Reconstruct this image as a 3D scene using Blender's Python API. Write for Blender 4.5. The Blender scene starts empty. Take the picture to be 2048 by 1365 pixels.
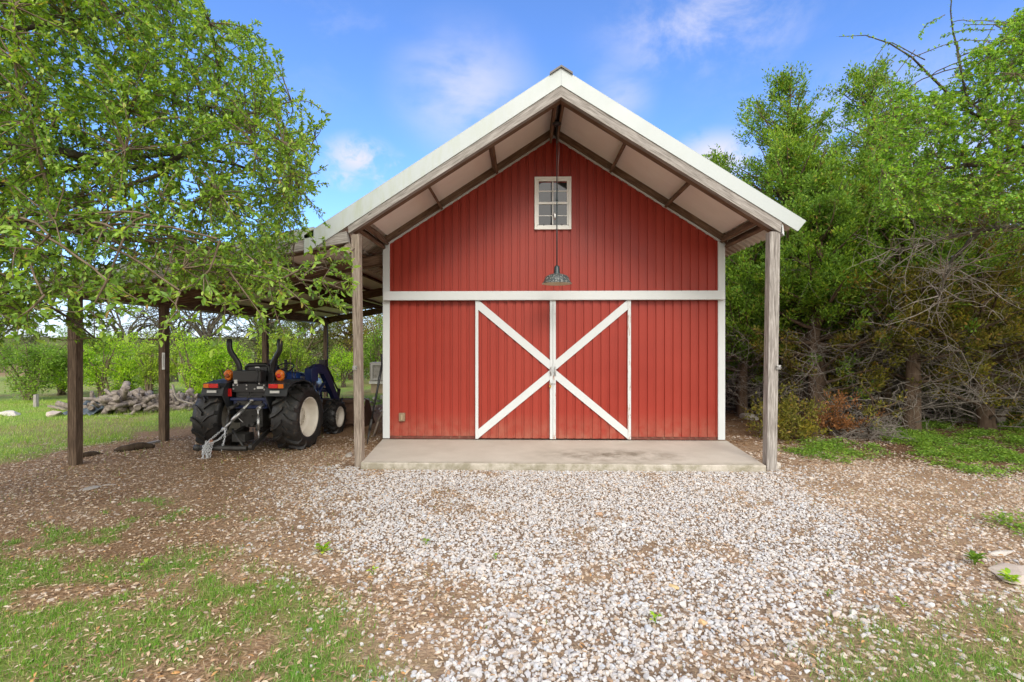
import bpy, math, random
import numpy as np
from mathutils import Vector, Matrix

# ---------------------------------------------------------------- camera, sky, sun, exposure
scene = bpy.context.scene
col = scene.collection
R = math.radians
CAM = np.array([-0.5224, -9.0198, 1.7064]); YAW = 0.02305; FPX = 1000.0; HOR = 690.0
cam_d = bpy.data.cameras.new('camera'); cam = bpy.data.objects.new('camera', cam_d); col.objects.link(cam)
cam.location = CAM; cam.rotation_euler = (math.pi/2, 0, YAW)
cam_d.sensor_width = 36.0; cam_d.lens = FPX/2048*36; cam_d.shift_y = (HOR-682.5)/2048
cam_d.clip_start = 0.05; cam_d.clip_end = 3000
scene.camera = cam

world = bpy.data.worlds.new('World'); scene.world = world; world.use_nodes = True
SUN_EL, SUN_AZ = R(34), R(168)      # azimuth measured from +Y towards +X: behind the camera, a little right
def build_sky():
    nt = world.node_tree; nt.nodes.clear(); N = nt.nodes.new; L = nt.links.new
    out = N('ShaderNodeOutputWorld'); bg = N('ShaderNodeBackground'); L(bg.outputs[0], out.inputs[0])
    bg.inputs['Strength'].default_value = 0.135
    sky = N('ShaderNodeTexSky'); sky.sky_type = 'NISHITA'; sky.sun_disc = False
    sky.sun_elevation = SUN_EL; sky.sun_rotation = SUN_AZ; sky.altitude = 300; sky.air_density = 1.0; sky.dust_density = 0.3; sky.ozone_density = 3.0
    tint = N('ShaderNodeMix'); tint.data_type = 'RGBA'; tint.blend_type = 'MULTIPLY'; tint.inputs[0].default_value = 1
    L(sky.outputs[0], tint.inputs[6]); tint.inputs[7].default_value = (0.72, .91, 1.24, 1)
    tc = N('ShaderNodeTexCoord'); sep = N('ShaderNodeSeparateXYZ'); L(tc.outputs['Generated'], sep.inputs[0])
    def math_(op, a, b=None, clamp=False):
        m = N('ShaderNodeMath'); m.operation = op; m.use_clamp = clamp
        for k, v in ((0, a), (1, b)):
            if v is None: continue
            if isinstance(v, (int, float)): m.inputs[k].default_value = v
            else: L(v, m.inputs[k])
        return m.outputs[0]
    def mrange(v, a, b, c=0, d=1):
        m = N('ShaderNodeMapRange'); m.interpolation_type = 'SMOOTHSTEP'; L(v, m.inputs[0])
        for k, x in zip((1, 2, 3, 4), (a, b, c, d)): m.inputs[k].default_value = x
        return m.outputs[0]
    def noise(scale, detail=6, rough=.6, stretch=(1, 1, 1), off=(0, 0, 0)):
        mp = N('ShaderNodeMapping'); L(tc.outputs['Generated'], mp.inputs[0]); mp.inputs['Scale'].default_value = stretch; mp.inputs['Location'].default_value = off
        n = N('ShaderNodeTexNoise'); L(mp.outputs[0], n.inputs[0]); n.inputs['Scale'].default_value = scale
        n.inputs['Detail'].default_value = detail; n.inputs['Roughness'].default_value = rough; n.inputs['Distortion'].default_value = .3
        return n.outputs[0]
    # overcast bank over the half of the sky behind the camera
    back = mrange(sep.outputs[1], 0.30, -0.35)
    n1 = noise(2.6); back = math_('MULTIPLY', back, mrange(n1, .18, .45), True)
    # separate fair-weather clouds ahead, each round its own direction
    total = back
    wisp = noise(7.5, 8, .62, (1, 1, 1.5)); puff = noise(15, 8, .6, (1, 1, 1.25), (3, 1, 2)); soft = noise(4.5, 7, .55, (1, 1, 2.2), (1, 2, 0))
    def cloud(px, py, r, tex, lo, hi, amount, asp=1.0):
        nonlocal total
        d = Vector(((px-1024)/FPX, 1, (HOR-py)/FPX)); d.normalize(); d.rotate(Matrix.Rotation(YAW, 3, 'Z'))
        v = N('ShaderNodeVectorMath'); v.operation = 'SUBTRACT'; L(tc.outputs['Generated'], v.inputs[0]); v.inputs[1].default_value = d
        sc = N('ShaderNodeVectorMath'); sc.operation = 'MULTIPLY'; L(v.outputs[0], sc.inputs[0]); sc.inputs[1].default_value = (1, 1, asp)
        ln = N('ShaderNodeVectorMath'); ln.operation = 'LENGTH'; L(sc.outputs[0], ln.inputs[0])
        fall = mrange(ln.outputs[1], r, 0)
        m = math_('MULTIPLY', fall, amount); m = math_('MULTIPLY', m, mrange(tex, lo, hi), True)
        total = math_('MAXIMUM', total, m)
    cloud(715, 315, .085, puff, .40, .60, 1.0, 1.7); cloud(775, 345, .07, puff, .44, .62, .8, 1.5); cloud(690, 358, .05, puff, .42, .6, .7, 1.8)
    cloud(930, 185, .17, soft, .28, .60, .72, 1.2); cloud(1240, 190, .08, soft, .3, .6, .5, .9)
    cloud(1420, 50, .24, wisp, .36, .70, .7, 2.2); cloud(640, 30, .25, wisp, .44, .8, .22, 1.5); cloud(1430, 318, .10, puff, .3, .5, 1.1, 1.6)
    cloud(1800, 420, .40, puff, .32, .55, .8, 1.4); cloud(1600, 200, .25, wisp, .45, .8, .25)
    # pale milky band low over the horizon
    low = mrange(sep.outputs[2], .20, .0, 0, .7)
    total = math_('MAXIMUM', total, low)
    mix = N('ShaderNodeMix'); mix.data_type = 'RGBA'; L(total, mix.inputs[0]); L(tint.outputs[2], mix.inputs[6])
    ramp = N('ShaderNodeMix'); ramp.data_type = 'RGBA'; L(back, ramp.inputs[0])
    ramp.inputs[6].default_value = (3.5, 3.5, 4.2, 1); ramp.inputs[7].default_value = (10.4, 10.0, 9.5, 1)
    L(ramp.outputs[2], mix.inputs[7]); L(mix.outputs[2], bg.inputs[0])
build_sky()

sun_d = bpy.data.lights.new('sun', 'SUN'); sun = bpy.data.objects.new('sun', sun_d); col.objects.link(sun)
sun_d.energy = 1.05; sun_d.angle = R(20); sun_d.color = (1, .95, .87)
sdir = Vector((math.sin(SUN_AZ)*math.cos(SUN_EL), math.cos(SUN_AZ)*math.cos(SUN_EL), math.sin(SUN_EL)))
sun.rotation_euler = sdir.to_track_quat('Z', 'Y').to_euler(); sun.location = (0, -20, 30)
vs = scene.view_settings; vs.view_transform = 'Standard'; vs.look = 'None'; vs.gamma = 1; vs.exposure = 0.88
try: vs.use_curve_mapping = False
except Exception: pass
scene.cycles.max_bounces = 9; scene.cycles.transparent_max_bounces = 8; scene.cycles.use_denoising = True
scene.cycles.diffuse_bounces = 7; scene.cycles.glossy_bounces = 3; scene.cycles.caustics_reflective = False

# ---------------------------------------------------------------- helpers
def at(px, py, depth):
    """point at a pixel of the 2048 px photograph, depth metres ahead of the camera"""
    r = (px-1024)/FPX*depth; u = (HOR-py)/FPX*depth
    c, s = math.cos(YAW), math.sin(YAW)
    return np.array([CAM[0]+r*c-depth*s, CAM[1]+r*s+depth*c, CAM[2]+u])
def on_ground(px, py, z=-0.08):
    return at(px, py, (CAM[2]-z)*FPX/(py-HOR))
def tag(o, label, cat, group=None):
    o['label'] = label; o['category'] = cat
    if group: o['group'] = group
    return o
def thing(name, label, cat, loc=(0, 0, 0), rz=0, group=None):
    o = bpy.data.objects.new(name, None); col.objects.link(o); o.empty_display_size = .2
    o.location = loc; o.rotation_euler = (0, 0, rz)
    return tag(o, label, cat, group)
def kind(o, k): o['kind'] = k; return o

def np_mesh(name, V, polys, mat, parent=None, smooth=False, uv=None, attrs=None):
    """V (n,3); polys: list of (m,k) index arrays"""
    me = bpy.data.meshes.new(name)
    V = np.ascontiguousarray(V, dtype=np.float32)
    polys = [np.asarray(p, dtype=np.int32) for p in polys if len(p)]
    me.vertices.add(len(V)); me.vertices.foreach_set('co', V.ravel())
    nl = sum(p.size for p in polys); npol = sum(len(p) for p in polys)
    me.loops.add(nl); me.polygons.add(npol)
    me.loops.foreach_set('vertex_index', np.concatenate([p.ravel() for p in polys]))
    tot = np.concatenate([np.full(len(p), p.shape[1], dtype=np.int32) for p in polys])
    start = np.concatenate([[0], np.cumsum(tot)[:-1]]).astype(np.int32)
    me.polygons.foreach_set('loop_start', start); me.polygons.foreach_set('loop_total', tot)
    me.polygons.foreach_set('use_smooth', np.full(npol, bool(smooth)))
    if uv is not None:
        l = me.uv_layers.new(name='UVMap'); l.data.foreach_set('uv', np.ascontiguousarray(uv, dtype=np.float32).ravel())
    if attrs:
        for k, a in attrs.items():
            at_ = me.attributes.new(k, 'FLOAT', 'POINT'); at_.data.foreach_set('value', np.ascontiguousarray(a, dtype=np.float32))
    me.update(calc_edges=True); me.validate(verbose=False)
    for m in (mat if isinstance(mat, (list, tuple)) else [mat]): me.materials.append(m)
    o = bpy.data.objects.new(name, me); col.objects.link(o)
    if parent is not None: o.parent = parent
    return o

class MB:
    def __init__(self): self.v = []; self.f = []; self.uv = []; self.sm = []; self.rng = random.Random(5)
    def face(self, idx, uvs=None, smooth=False):
        self.f.append(tuple(idx)); self.uv.extend(uvs if uvs is not None else [(0, 0)]*len(idx)); self.sm.append(smooth)
    def bar(self, p0, p1, w, h, up=(0, 0, 1), ends=None):
        """square-section bar; w across, h along 'up'; ends=(p0shear,p1shear) plumb cuts along z"""
        p0 = Vector(p0); p1 = Vector(p1); d = (p1-p0); L = d.length; d.normalize(); up = Vector(up)
        s = d.cross(up)
        if s.length < 1e-5: s = d.cross(Vector((0, 1, 0)))
        s.normalize(); u = s.cross(d).normalized(); b = len(self.v); o = self.rng.uniform(0, 30)
        for p in (p0, p1):
            for a, c in ((-1, -1), (1, -1), (1, 1), (-1, 1)): self.v.append(p+s*(a*w/2)+u*(c*h/2))
        for k in range(4):
            j = (k+1) % 4; wd = w if k % 2 == 0 else h; o2 = o+k*.37
            self.face((b+k, b+j, b+4+j, b+4+k), [(o, o2), (o, o2+wd), (o+L, o2+wd), (o+L, o2)])
        self.face((b+3, b+2, b+1, b), [(o, o), (o, o+.02), (o+.02, o+.02), (o+.02, o)]); self.face((b+4, b+5, b+6, b+7), [(o, o), (o, o+.02), (o+.02, o+.02), (o+.02, o)])
        return self
    def box(self, x0, x1, y0, y1, z0, z1):
        dx, dy, dz = x1-x0, y1-y0, z1-z0; cx, cy, cz = (x0+x1)/2, (y0+y1)/2, (z0+z1)/2
        if dz >= dx and dz >= dy: return self.bar((cx, cy, z0), (cx, cy, z1), dx, dy, (0, 1, 0))
        if dx >= dy: return self.bar((x0, cy, cz), (x1, cy, cz), dy, dz)
        return self.bar((cx, y0, cz), (cx, y1, cz), dx, dz)
    def prism(self, poly, v0, v1):
        """poly: 3-D points of one end; extruded along v1-v0"""
        e = Vector(v1)-Vector(v0); b = len(self.v); n = len(poly)
        for p in poly: self.v.append(Vector(p))
        for p in poly: self.v.append(Vector(p)+e)
        self.face(range(b+n-1, b-1, -1)); self.face(range(b+n, b+2*n))
        for k in range(n):
            j = (k+1) % n; self.face((b+k, b+j, b+n+j, b+n+k), [(0, 0), (.1, 0), (.1, e.length), (0, e.length)])
        return self
    def tube(self, pts, rad, n=8, cap=True, smooth=True):
        pts = [Vector(p) for p in pts]; m = len(pts)
        if not hasattr(rad, '__len__'): rad = [rad]*m
        b = len(self.v); ref = None; ln = 0
        for i, p in enumerate(pts):
            t = (pts[min(i+1, m-1)]-pts[max(i-1, 0)]).normalized()
            if ref is None: ref = t.orthogonal().normalized()
            ref = (ref-t*ref.dot(t)); ref = ref.normalized() if ref.length > 1e-6 else t.orthogonal().normalized(); q = t.cross(ref)
            for k in range(n):
                a = 2*math.pi*k/n; self.v.append(p+(ref*math.cos(a)+q*math.sin(a))*rad[i])
        for i in range(m-1):
            l2 = ln+(pts[i+1]-pts[i]).length
            for k in range(n):
                j = (k+1) % n
                self.face((b+i*n+k, b+i*n+j, b+(i+1)*n+j, b+(i+1)*n+k), [(ln, k/n*.3), (ln, (k+1)/n*.3), (l2, (k+1)/n*.3), (l2, k/n*.3)], smooth)
            ln = l2
        if cap: self.face([b+k for k in range(n-1, -1, -1)]); self.face([b+(m-1)*n+k for k in range(n)])
        return self
    def lathe(self, prof, n=32, c=(0, 0, 0), axis='z', smooth=True, close=False):
        """prof: (r, t) pairs, t along axis"""
        b = len(self.v); m = len(prof); c = Vector(c)
        for r, t in prof:
            for k in range(n):
                a = 2*math.pi*k/n; x, y = r*math.cos(a), r*math.sin(a)
                self.v.append(c+Vector({'z': (x, y, t), 'x': (t, x, y), 'y': (x, t, y)}[axis]))
        for i in range(m if close else m-1):
            i2 = (i+1) % m
            for k in range(n):
                j = (k+1) % n; self.face((b+i*n+k, b+i*n+j, b+i2*n+j, b+i2*n+k), [(k/n, prof[i][1]), ((k+1)/n, prof[i][1]), ((k+1)/n, prof[i2][1]), (k/n, prof[i2][1])], smooth)
        if not close:
            self.face([b+k for k in range(n-1, -1, -1)]); self.face([b+(m-1)*n+k for k in range(n)])
        return self
    def build(self, name, mat, parent=None, bevel=0):
        me = bpy.data.meshes.new(name); me.from_pydata([tuple(v) for v in self.v], [], self.f)
        l = me.uv_layers.new(name='UVMap'); l.data.foreach_set('uv', np.array(self.uv, dtype=np.float32).ravel())
        me.polygons.foreach_set('use_smooth', np.array(self.sm, dtype=bool)); me.update(); me.materials.append(mat)
        import bmesh
        bm = bmesh.new(); bm.from_mesh(me); bmesh.ops.recalc_face_normals(bm, faces=bm.faces); bm.to_mesh(me); bm.free()
        o = bpy.data.objects.new(name, me); col.objects.link(o)
        if parent is not None: o.parent = parent
        if bevel:
            md = o.modifiers.new('bevel', 'BEVEL'); md.width = bevel; md.segments = 2; md.limit_method = 'ANGLE'
        return o

# ---------------------------------------------------------------- materials
class NT:
    def __init__(self, name, rough=.6, spec=.5, metal=0):
        self.m = bpy.data.materials.new(name); self.m.use_nodes = True; self.t = self.m.node_tree
        self.b = self.t.nodes['Principled BSDF']; self.b.inputs['Roughness'].default_value = rough
        self.b.inputs['Specular IOR Level'].default_value = spec; self.b.inputs['Metallic'].default_value = metal
        self.out = self.t.nodes['Material Output']
    def n(self, t, **kw):
        x = self.t.nodes.new(t)
        for k, v in kw.items(): setattr(x, k, v)
        return x
    def l(self, a, b): self.t.links.new(a, b)
    def coord(self, which='Object', scale=(1, 1, 1), rot=(0, 0, 0)):
        c = self.n('ShaderNodeTexCoord'); mp = self.n('ShaderNodeMapping'); self.l(c.outputs[which], mp.inputs[0])
        mp.inputs['Scale'].default_value = scale; mp.inputs['Rotation'].default_value = rot; return mp.outputs[0]
    def noise(self, vec, scale=5, detail=5, rough=.6, dist=0):
        x = self.n('ShaderNodeTexNoise'); self.l(vec, x.inputs[0]); x.inputs['Scale'].default_value = scale; x.inputs['Detail'].default_value = detail
        x.inputs['Roughness'].default_value = rough; x.inputs['Distortion'].default_value = dist; return x.outputs[0]
    def voro(self, vec, scale=5, out='Distance', feat='F1'):
        x = self.n('ShaderNodeTexVoronoi', feature=feat); self.l(vec, x.inputs['Vector']); x.inputs['Scale'].default_value = scale; return x.outputs[out]
    def ramp(self, fac, stops, interp='LINEAR'):
        x = self.n('ShaderNodeValToRGB'); x.color_ramp.interpolation = interp; self.l(fac, x.inputs[0]); e = x.color_ramp.elements
        while len(e) < len(stops): e.new(.5)
        for k, (p, c) in enumerate(stops): e[k].position = p; e[k].color = (*c, 1) if len(c) == 3 else c
        return x.outputs[0]
    def mix(self, fac, a, b, mode='MIX'):
        x = self.n('ShaderNodeMix', data_type='RGBA', blend_type=mode)
        for k, v in ((0, fac), (6, a), (7, b)):
            if isinstance(v, (int, float)): x.inputs[k].default_value = v
            elif isinstance(v, tuple): x.inputs[k].default_value = (*v, 1) if len(v) == 3 else v
            else: self.l(v, x.inputs[k])
        return x.outputs[2]
    def math(self, op, a, b=0.0, clamp=False):
        x = self.n('ShaderNodeMath', operation=op, use_clamp=clamp)
        for k, v in ((0, a), (1, b)):
            if isinstance(v, (int, float)): x.inputs[k].default_value = v
            else: self.l(v, x.inputs[k])
        return x.outputs[0]
    def range(self, v, a, b, c=0, d=1):
        x = self.n('ShaderNodeMapRange'); self.l(v, x.inputs[0])
        for k, y in zip((1, 2, 3, 4), (a, b, c, d)): x.inputs[k].default_value = y
        return x.outputs[0]
    def bump(self, h, strength=.3, dist=.02):
        x = self.n('ShaderNodeBump'); self.l(h, x.inputs['Height']); x.inputs['Strength'].default_value = strength; x.inputs['Distance'].default_value = dist
        self.l(x.outputs[0], self.b.inputs['Normal']); return x.outputs[0]
    def color(self, c):
        if isinstance(c, tuple): self.b.inputs['Base Color'].default_value = (*c, 1)
        else: self.l(c, self.b.inputs['Base Color'])
        return self

def paint(name, c, rough=.4, var=.12, spec=.5, metal=0, dirt=None, scale=3):
    t = NT(name, rough, spec, metal); v = t.coord(); n = t.noise(v, scale, 6, .65)
    lo = tuple(x*(1-var) for x in c); hi = tuple(min(1, x*(1+var)) for x in c)
    k = t.ramp(n, [(.3, lo), (.7, hi)])
    if dirt:
        d = t.noise(v, scale*2.3, 8, .7, .5); k = t.mix(t.range(d, dirt[1], dirt[1]+.16), k, dirt[0])
    t.color(k); t.l(t.range(n, .2, .8, max(.05, rough-.1), min(1, rough+.12)), t.b.inputs['Roughness']); return t.m

def wood(name, a, b, c, rough=.8, knots=True):
    t = NT(name, rough, .25); v = t.coord('UV', (1.1, 16, 1)); v2 = t.coord('UV', (2.2, 70, 1)); v3 = t.coord('UV', (.6, 2.5, 1))
    g = t.noise(v, 3.2, 6, .6, .7); fine = t.noise(v2, 3, 4, .7); blot = t.noise(v3, 2.2, 5, .6)
    k = t.ramp(g, [(.33, a), (.5, b), (.66, c)])
    k = t.mix(t.range(fine, .42, .72, 0, .55), k, tuple(x*.45 for x in a))
    k = t.mix(t.range(blot, .5, .75, 0, .6), k, tuple(x*.6 for x in b))
    if knots:
        vk = t.coord('UV', (1.6, 6.5, 1)); d = t.voro(vk, 1.3); k = t.mix(t.range(d, .045, .1, .85, 0), k, tuple(x*.3 for x in a))
    t.color(k); t.bump(t.math('ADD', t.math('MULTIPLY', g, .5), fine), .5, .006); return t.m

def foliage(name, stops, trans=.35, gloss=.35, tcol=None, tuft=0):
    """leaf material: colour drawn per leaf"""
    t = NT(name, .5, gloss); geo = t.n('ShaderNodeNewGeometry'); k = t.ramp(geo.outputs['Random Per Island'], stops)
    big = t.noise(t.coord('Object'), .9, 3, .5); k = t.mix(t.range(big, .35, .7, 0, .45), k, t.mix(1.0, k, (1.25, 1.05, .6), 'MULTIPLY'))
    if tuft: k = t.mix(t.range(t.noise(t.coord('Object'), 2.6, 3, .55), .40, .62, 0, .8), k, t.mix(1.0, k, (1.5, 1.35, .75), 'MULTIPLY')); k = t.mix(t.range(t.noise(t.coord('Object', (1, 1, 1.3)), 1.7, 4, .6), .56, .66, 0, tuft), k, (.16, .115, .05))
    t.color(k); tr = t.n('ShaderNodeBsdfTranslucent'); k2 = t.mix(1.0, k, tcol or (1.45, 1.35, .5), 'MULTIPLY'); t.l(k2, tr.inputs[0])
    mx = t.n('ShaderNodeMixShader'); mx.inputs[0].default_value = trans; t.l(t.b.outputs[0], mx.inputs[1]); t.l(tr.outputs[0], mx.inputs[2]); t.l(mx.outputs[0], t.out.inputs[0])
    return t.m

def bark(name, a, b, scale=9, lichen=None):
    t = NT(name, .9, .15); v = t.coord('Object', (1, 1, .25)); n = t.noise(v, scale, 7, .7, .4); k = t.ramp(n, [(.3, a), (.7, b)])
    if lichen: k = t.mix(t.range(t.noise(t.coord(), 5, 6, .7), .52, .66, 0, .8), k, lichen)
    t.color(k); t.bump(n, .7, .02); return t.m
M = {}
def mat_red():
    t = NT('red_metal', .42, .28); v = t.coord(); n = t.noise(v, 1.3, 5, .6); k = t.ramp(n, [(.28, (.245, .023, .013)), (.72, (.305, .032, .018))])
    streak = t.noise(t.coord('Object', (14, 14, .5)), 2, 5, .65); k = t.mix(t.range(streak, .6, .85, 0, .10), k, (.30, .05, .034))
    spk = t.voro(v, 2.3); k = t.mix(t.range(spk, .012, .02, .55, 0), k, (.62, .45, .36))
    sep = t.n('ShaderNodeSeparateXYZ'); t.l(v, sep.inputs[0]); lap = t.n('ShaderNodeTexNoise', noise_dimensions='1D'); t.l(t.math('FLOOR', t.math('DIVIDE', sep.outputs[0], .9144)), lap.inputs['W']); lap.inputs['Scale'].default_value = 3.7; k = t.mix(t.range(lap.outputs[0], .35, .65, 0, .55), k, (.315, .043, .026)); dust = t.math('MULTIPLY', t.range(sep.outputs[2], .0, .5, .5, 0), t.range(t.noise(v, 6, 6, .7), .3, .7))
    k = t.mix(dust, k, (.38, .22, .15)); t.color(k); t.l(t.range(n, .3, .7, .36, .5), t.b.inputs['Roughness']); return t.m
M['red'] = mat_red()
def mat_white(name, rust=0, mould=0, base=(.57, .60, .60)):
    t = NT(name, .42, .5); v = t.coord(); n = t.noise(v, 2.1, 6, .6); k = t.ramp(n, [(.3, tuple(x*.95 for x in base)), (.7, base)])
    streak = t.noise(t.coord('Object', (22, 22, .8)), 1.3, 6, .7); k = t.mix(t.range(streak, .58, .85, 0, .14), k, (.50, .49, .44))
    if rust: k = t.mix(t.math('MULTIPLY', t.range(t.noise(t.coord('Object', (26, 4, 3)), 1.7, 6, .75), .55, .63), rust, True), k, (.30, .11, .04))
    if mould:
        st = t.noise(t.coord('Object', (3.5, 1, .7)), 2.2, 7, .7); sx = t.n('ShaderNodeSeparateXYZ'); t.l(v, sx.inputs[0]); k = t.mix(t.math('MULTIPLY', t.math('MULTIPLY', t.range(st, .46, .72), t.range(sx.outputs[0], .5, -3.2, .10, 1)), mould, True), k, (.34, .38, .25))
    t.color(k); t.l(t.range(n, .3, .7, .35, .55), t.b.inputs['Roughness']); return t.m
M['white'] = mat_white('white_trim'); M['white_rust'] = mat_white('white_trim_rusty', 1.0); M['fascia'] = mat_white('fascia_white', 0, .75, (.43, .475, .475))
M['wood_grey'] = wood('weathered_wood', (.16, .145, .13), (.32, .295, .27), (.47, .445, .415)); M['wood_brown'] = wood('brown_wood', (.075, .043, .028), (.17, .105, .068), (.27, .18, .12))
M['wood_post'] = wood('post_wood', (.16, .125, .095), (.31, .255, .205), (.43, .37, .31)); M['wood_dark'] = wood('dark_post_wood', (.06, .038, .025), (.125, .085, .055), (.21, .15, .105))
def mat_soffit():
    t = NT('soffit_panel', .7, .3); v = t.coord(); n = t.noise(v, 1.7, 6, .6, .5); k = t.ramp(n, [(.3, (.80, .755, .70)), (.7, (.87, .83, .78))])
    k = t.mix(t.range(t.noise(t.coord('Object', (1, 9, 1)), 2, 5, .7), .55, .8, 0, .35), k, (.66, .58, .50)); t.color(k); return t.m
M['soffit'] = mat_soffit(); M['sheet'] = paint('galvanised_sheet', (.60, .56, .52), .5, .1, .5, .0, ((.30, .22, .15), .6)); M['roof'] = paint('roof_sheet', (.62, .64, .62), .4, .06)
def mat_conc():
    t = NT('concrete', .85, .25); v = t.coord(); n = t.noise(v, 1.4, 8, .65); k = t.ramp(n, [(.28, (.45, .41, .35)), (.72, (.57, .53, .465))])
    k = t.mix(t.range(t.noise(v, 60, 3, .7), .5, .8, 0, .3), k, (.27, .23, .18))
    c = t.n('ShaderNodeVectorMath', operation='DISTANCE'); mp = t.coord('Object', (.55, 1.35, 1)); t.l(mp, c.inputs[0]); c.inputs[1].default_value = (.47, -1.72, 0)
    st = t.math('MULTIPLY', t.range(c.outputs['Value'], .12, .82, 1, 0), t.range(t.noise(v, 3.2, 7, .7), .38, .62), True); k = t.mix(t.math('MULTIPLY', st, .92), k, (.13, .105, .07))
    sp = t.noise(t.coord('Object', (3, 9, 1)), 4.5, 4, .6); k = t.mix(t.range(sp, .70, .74, 0, .55), k, (.10, .075, .05))
    sep = t.n('ShaderNodeSeparateXYZ'); t.l(v, sep.inputs[0]); e = t.math('MULTIPLY', t.range(sep.outputs[1], -1.68, -1.86, 0, .75), t.range(t.noise(v, 5, 6, .7), .35, .6), True); k = t.mix(e, k, (.17, .155, .09))
    t.color(k); t.bump(t.noise(v, 90, 4, .7), .25, .004); return t.m
M['concrete'] = mat_conc()
M['glass'] = NT('window_glass', .04, .8).color((.02, .023, .024)).m
M['black'] = paint('black_paint', (.014, .014, .015), .38, .2); M['charcoal'] = paint('charcoal_plastic', (.03, .032, .035), .5, .2, .4); M['rubber'] = paint('tyre_rubber', (.017, .0165, .016), .5, .2, .5, 0, ((.12, .085, .055), .56), 6)
M['cream'] = paint('cream_rim', (.66, .62, .53), .42, .07, .5, 0, ((.34, .27, .19), .68), 6); M['blue'] = paint('blue_paint', (.012, .045, .19), .28, .15, .6); M['navy'] = paint('navy_paint', (.009, .02, .08), .35, .25, .5, 0, ((.05, .035, .03), .62), 6)
M['rustbucket'] = paint('bucket_rust', (.12, .07, .045), .65, .35, .3, .0, ((.13, .085, .055), .55), 7); M['steel'] = paint('steel', (.42, .42, .41), .35, .2, .5, .8, ((.2, .14, .09), .68), 20); M['darksteel'] = paint('dark_steel', (.05, .048, .045), .5, .3, .5, .5, ((.09, .05, .03), .6), 12)
M['zinc'] = paint('zinc_chain', (.60, .62, .63), .3, .2, .5, .75, None, 30)
M['amber'] = NT('amber_lens', .18, .6).color((.72, .17, .01)).m; M['redlens'] = NT('red_lens', .2, .6).color((.62, .012, .012)).m; M['label'] = paint('pale_sticker', (.6, .6, .58), .5, .1)
M['grey_plastic'] = paint('grey_panel', (.30, .31, .33), .4, .1)
M['tanbox'] = paint('tan_plastic', (.24, .17, .105), .5, .1, .4); M['brass'] = paint('brass', (.55, .36, .12), .35, .2, .5, .8)
def mat_enamel():
    t = NT('worn_enamel', .45, .5); v = t.coord(); n = t.noise(v, 55, 5, .75); t.color(t.ramp(n, [(.44, (.018, .03, .034)), (.54, (.04, .055, .06)), (.6, (.42, .42, .38))])); return t.m
M['enamel'] = mat_enamel(); M['cream_enamel'] = paint('cream_enamel', (.72, .66, .52), .4, .05); M['tealdark'] = paint('dark_enamel', (.018, .035, .04), .4, .2)
M['bark_oak'] = bark('oak_bark', (.03, .024, .018), (.10, .085, .065), 10, (.20, .20, .16)); M['bark_cedar'] = bark('cedar_bark', (.07, .045, .03), (.19, .135, .095), 14); M['deadwood'] = bark('dead_wood', (.13, .11, .09), (.38, .34, .295), 12)
M['driftwood'] = bark('grey_log', (.085, .068, .055), (.36, .31, .265), 9); M['twig'] = bark('twig', (.08, .06, .04), (.22, .17, .12), 10)

# ---------------------------------------------------------------- ground
def vnoise(x, y, s, seed=0):
    """smooth value noise, 0..1"""
    x = np.asarray(x)/s; y = np.asarray(y)/s; xi = np.floor(x).astype(np.int64); yi = np.floor(y).astype(np.int64); fx = x-xi; fy = y-yi
    fx = fx*fx*(3-2*fx); fy = fy*fy*(3-2*fy)
    def h(a, b):
        n = (a*374761393+b*668265263+seed*974634777) & 0x7fffffff; n = ((n ^ (n >> 13))*1274126177) & 0x7fffffff; return ((n ^ (n >> 16)) & 0xffff)/65535.0
    return (h(xi, yi)*(1-fx)+h(xi+1, yi)*fx)*(1-fy)+(h(xi, yi+1)*(1-fx)+h(xi+1, yi+1)*fx)*fy
def fbm(x, y, s, seed=0, o=4):
    r = 0; a = .5; t = 0
    for k in range(o): r = r+a*vnoise(x, y, s/2**k, seed+k); t += a; a *= .55
    return r/t
def gpoly(pts): return np.array([on_ground(*p)[:2] for p in pts])
def sdist(x, y, poly):
    """signed distance, positive inside"""
    x = np.asarray(x, float); y = np.asarray(y, float); d = np.full(x.shape, 1e9); ins = np.zeros(x.shape, bool); n = len(poly)
    for i in range(n):
        ax, ay = poly[i]; bx, by = poly[(i+1) % n]; ex, ey = bx-ax, by-ay
        t = np.clip(((x-ax)*ex+(y-ay)*ey)/(ex*ex+ey*ey+1e-12), 0, 1); d = np.minimum(d, np.hypot(x-ax-t*ex, y-ay-t*ey))
        c = ((ay > y) != (by > y)) & (x < (bx-ax)*(y-ay)/((by-ay) if abs(by-ay) > 1e-12 else 1e-12)+ax); ins ^= c
    return np.where(ins, d, -d)
def sstep(v, a, b): t = np.clip((v-a)/(b-a), 0, 1); return t*t*(3-2*t)
G_CORE = gpoly([(690, 925), (1540, 925), (1625, 975), (1720, 1040), (1800, 1120), (1740, 1180), (1680, 1220), (1630, 1290), (1600, 1400), (1600, 2000), (740, 2000), (780, 1400), (815, 1290), (900, 1215), (790, 1190), (690, 1110), (650, 1040), (635, 980)])
G_OUT = gpoly([(560, 900), (1540, 890), (1800, 930), (2300, 960), (2300, 1240), (1900, 1260), (1800, 2000), (640, 2000), (700, 1290), (640, 1180), (520, 1090), (520, 980)])
GRASS_L = gpoly([(-700, 1140), (60, 1120), (250, 1120), (420, 1095), (560, 1140), (700, 1190), (740, 1290), (740, 2000), (-700, 2000)])
GRASS_R = gpoly([(1700, 1250), (1850, 1230), (2300, 1210), (2600, 2000), (1560, 2000), (1640, 1340)])
BALD = gpoly([(690, 1195), (800, 1150), (930, 1165), (985, 1205), (930, 1300), (860, 1345), (740, 1335), (690, 1270)])
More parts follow.
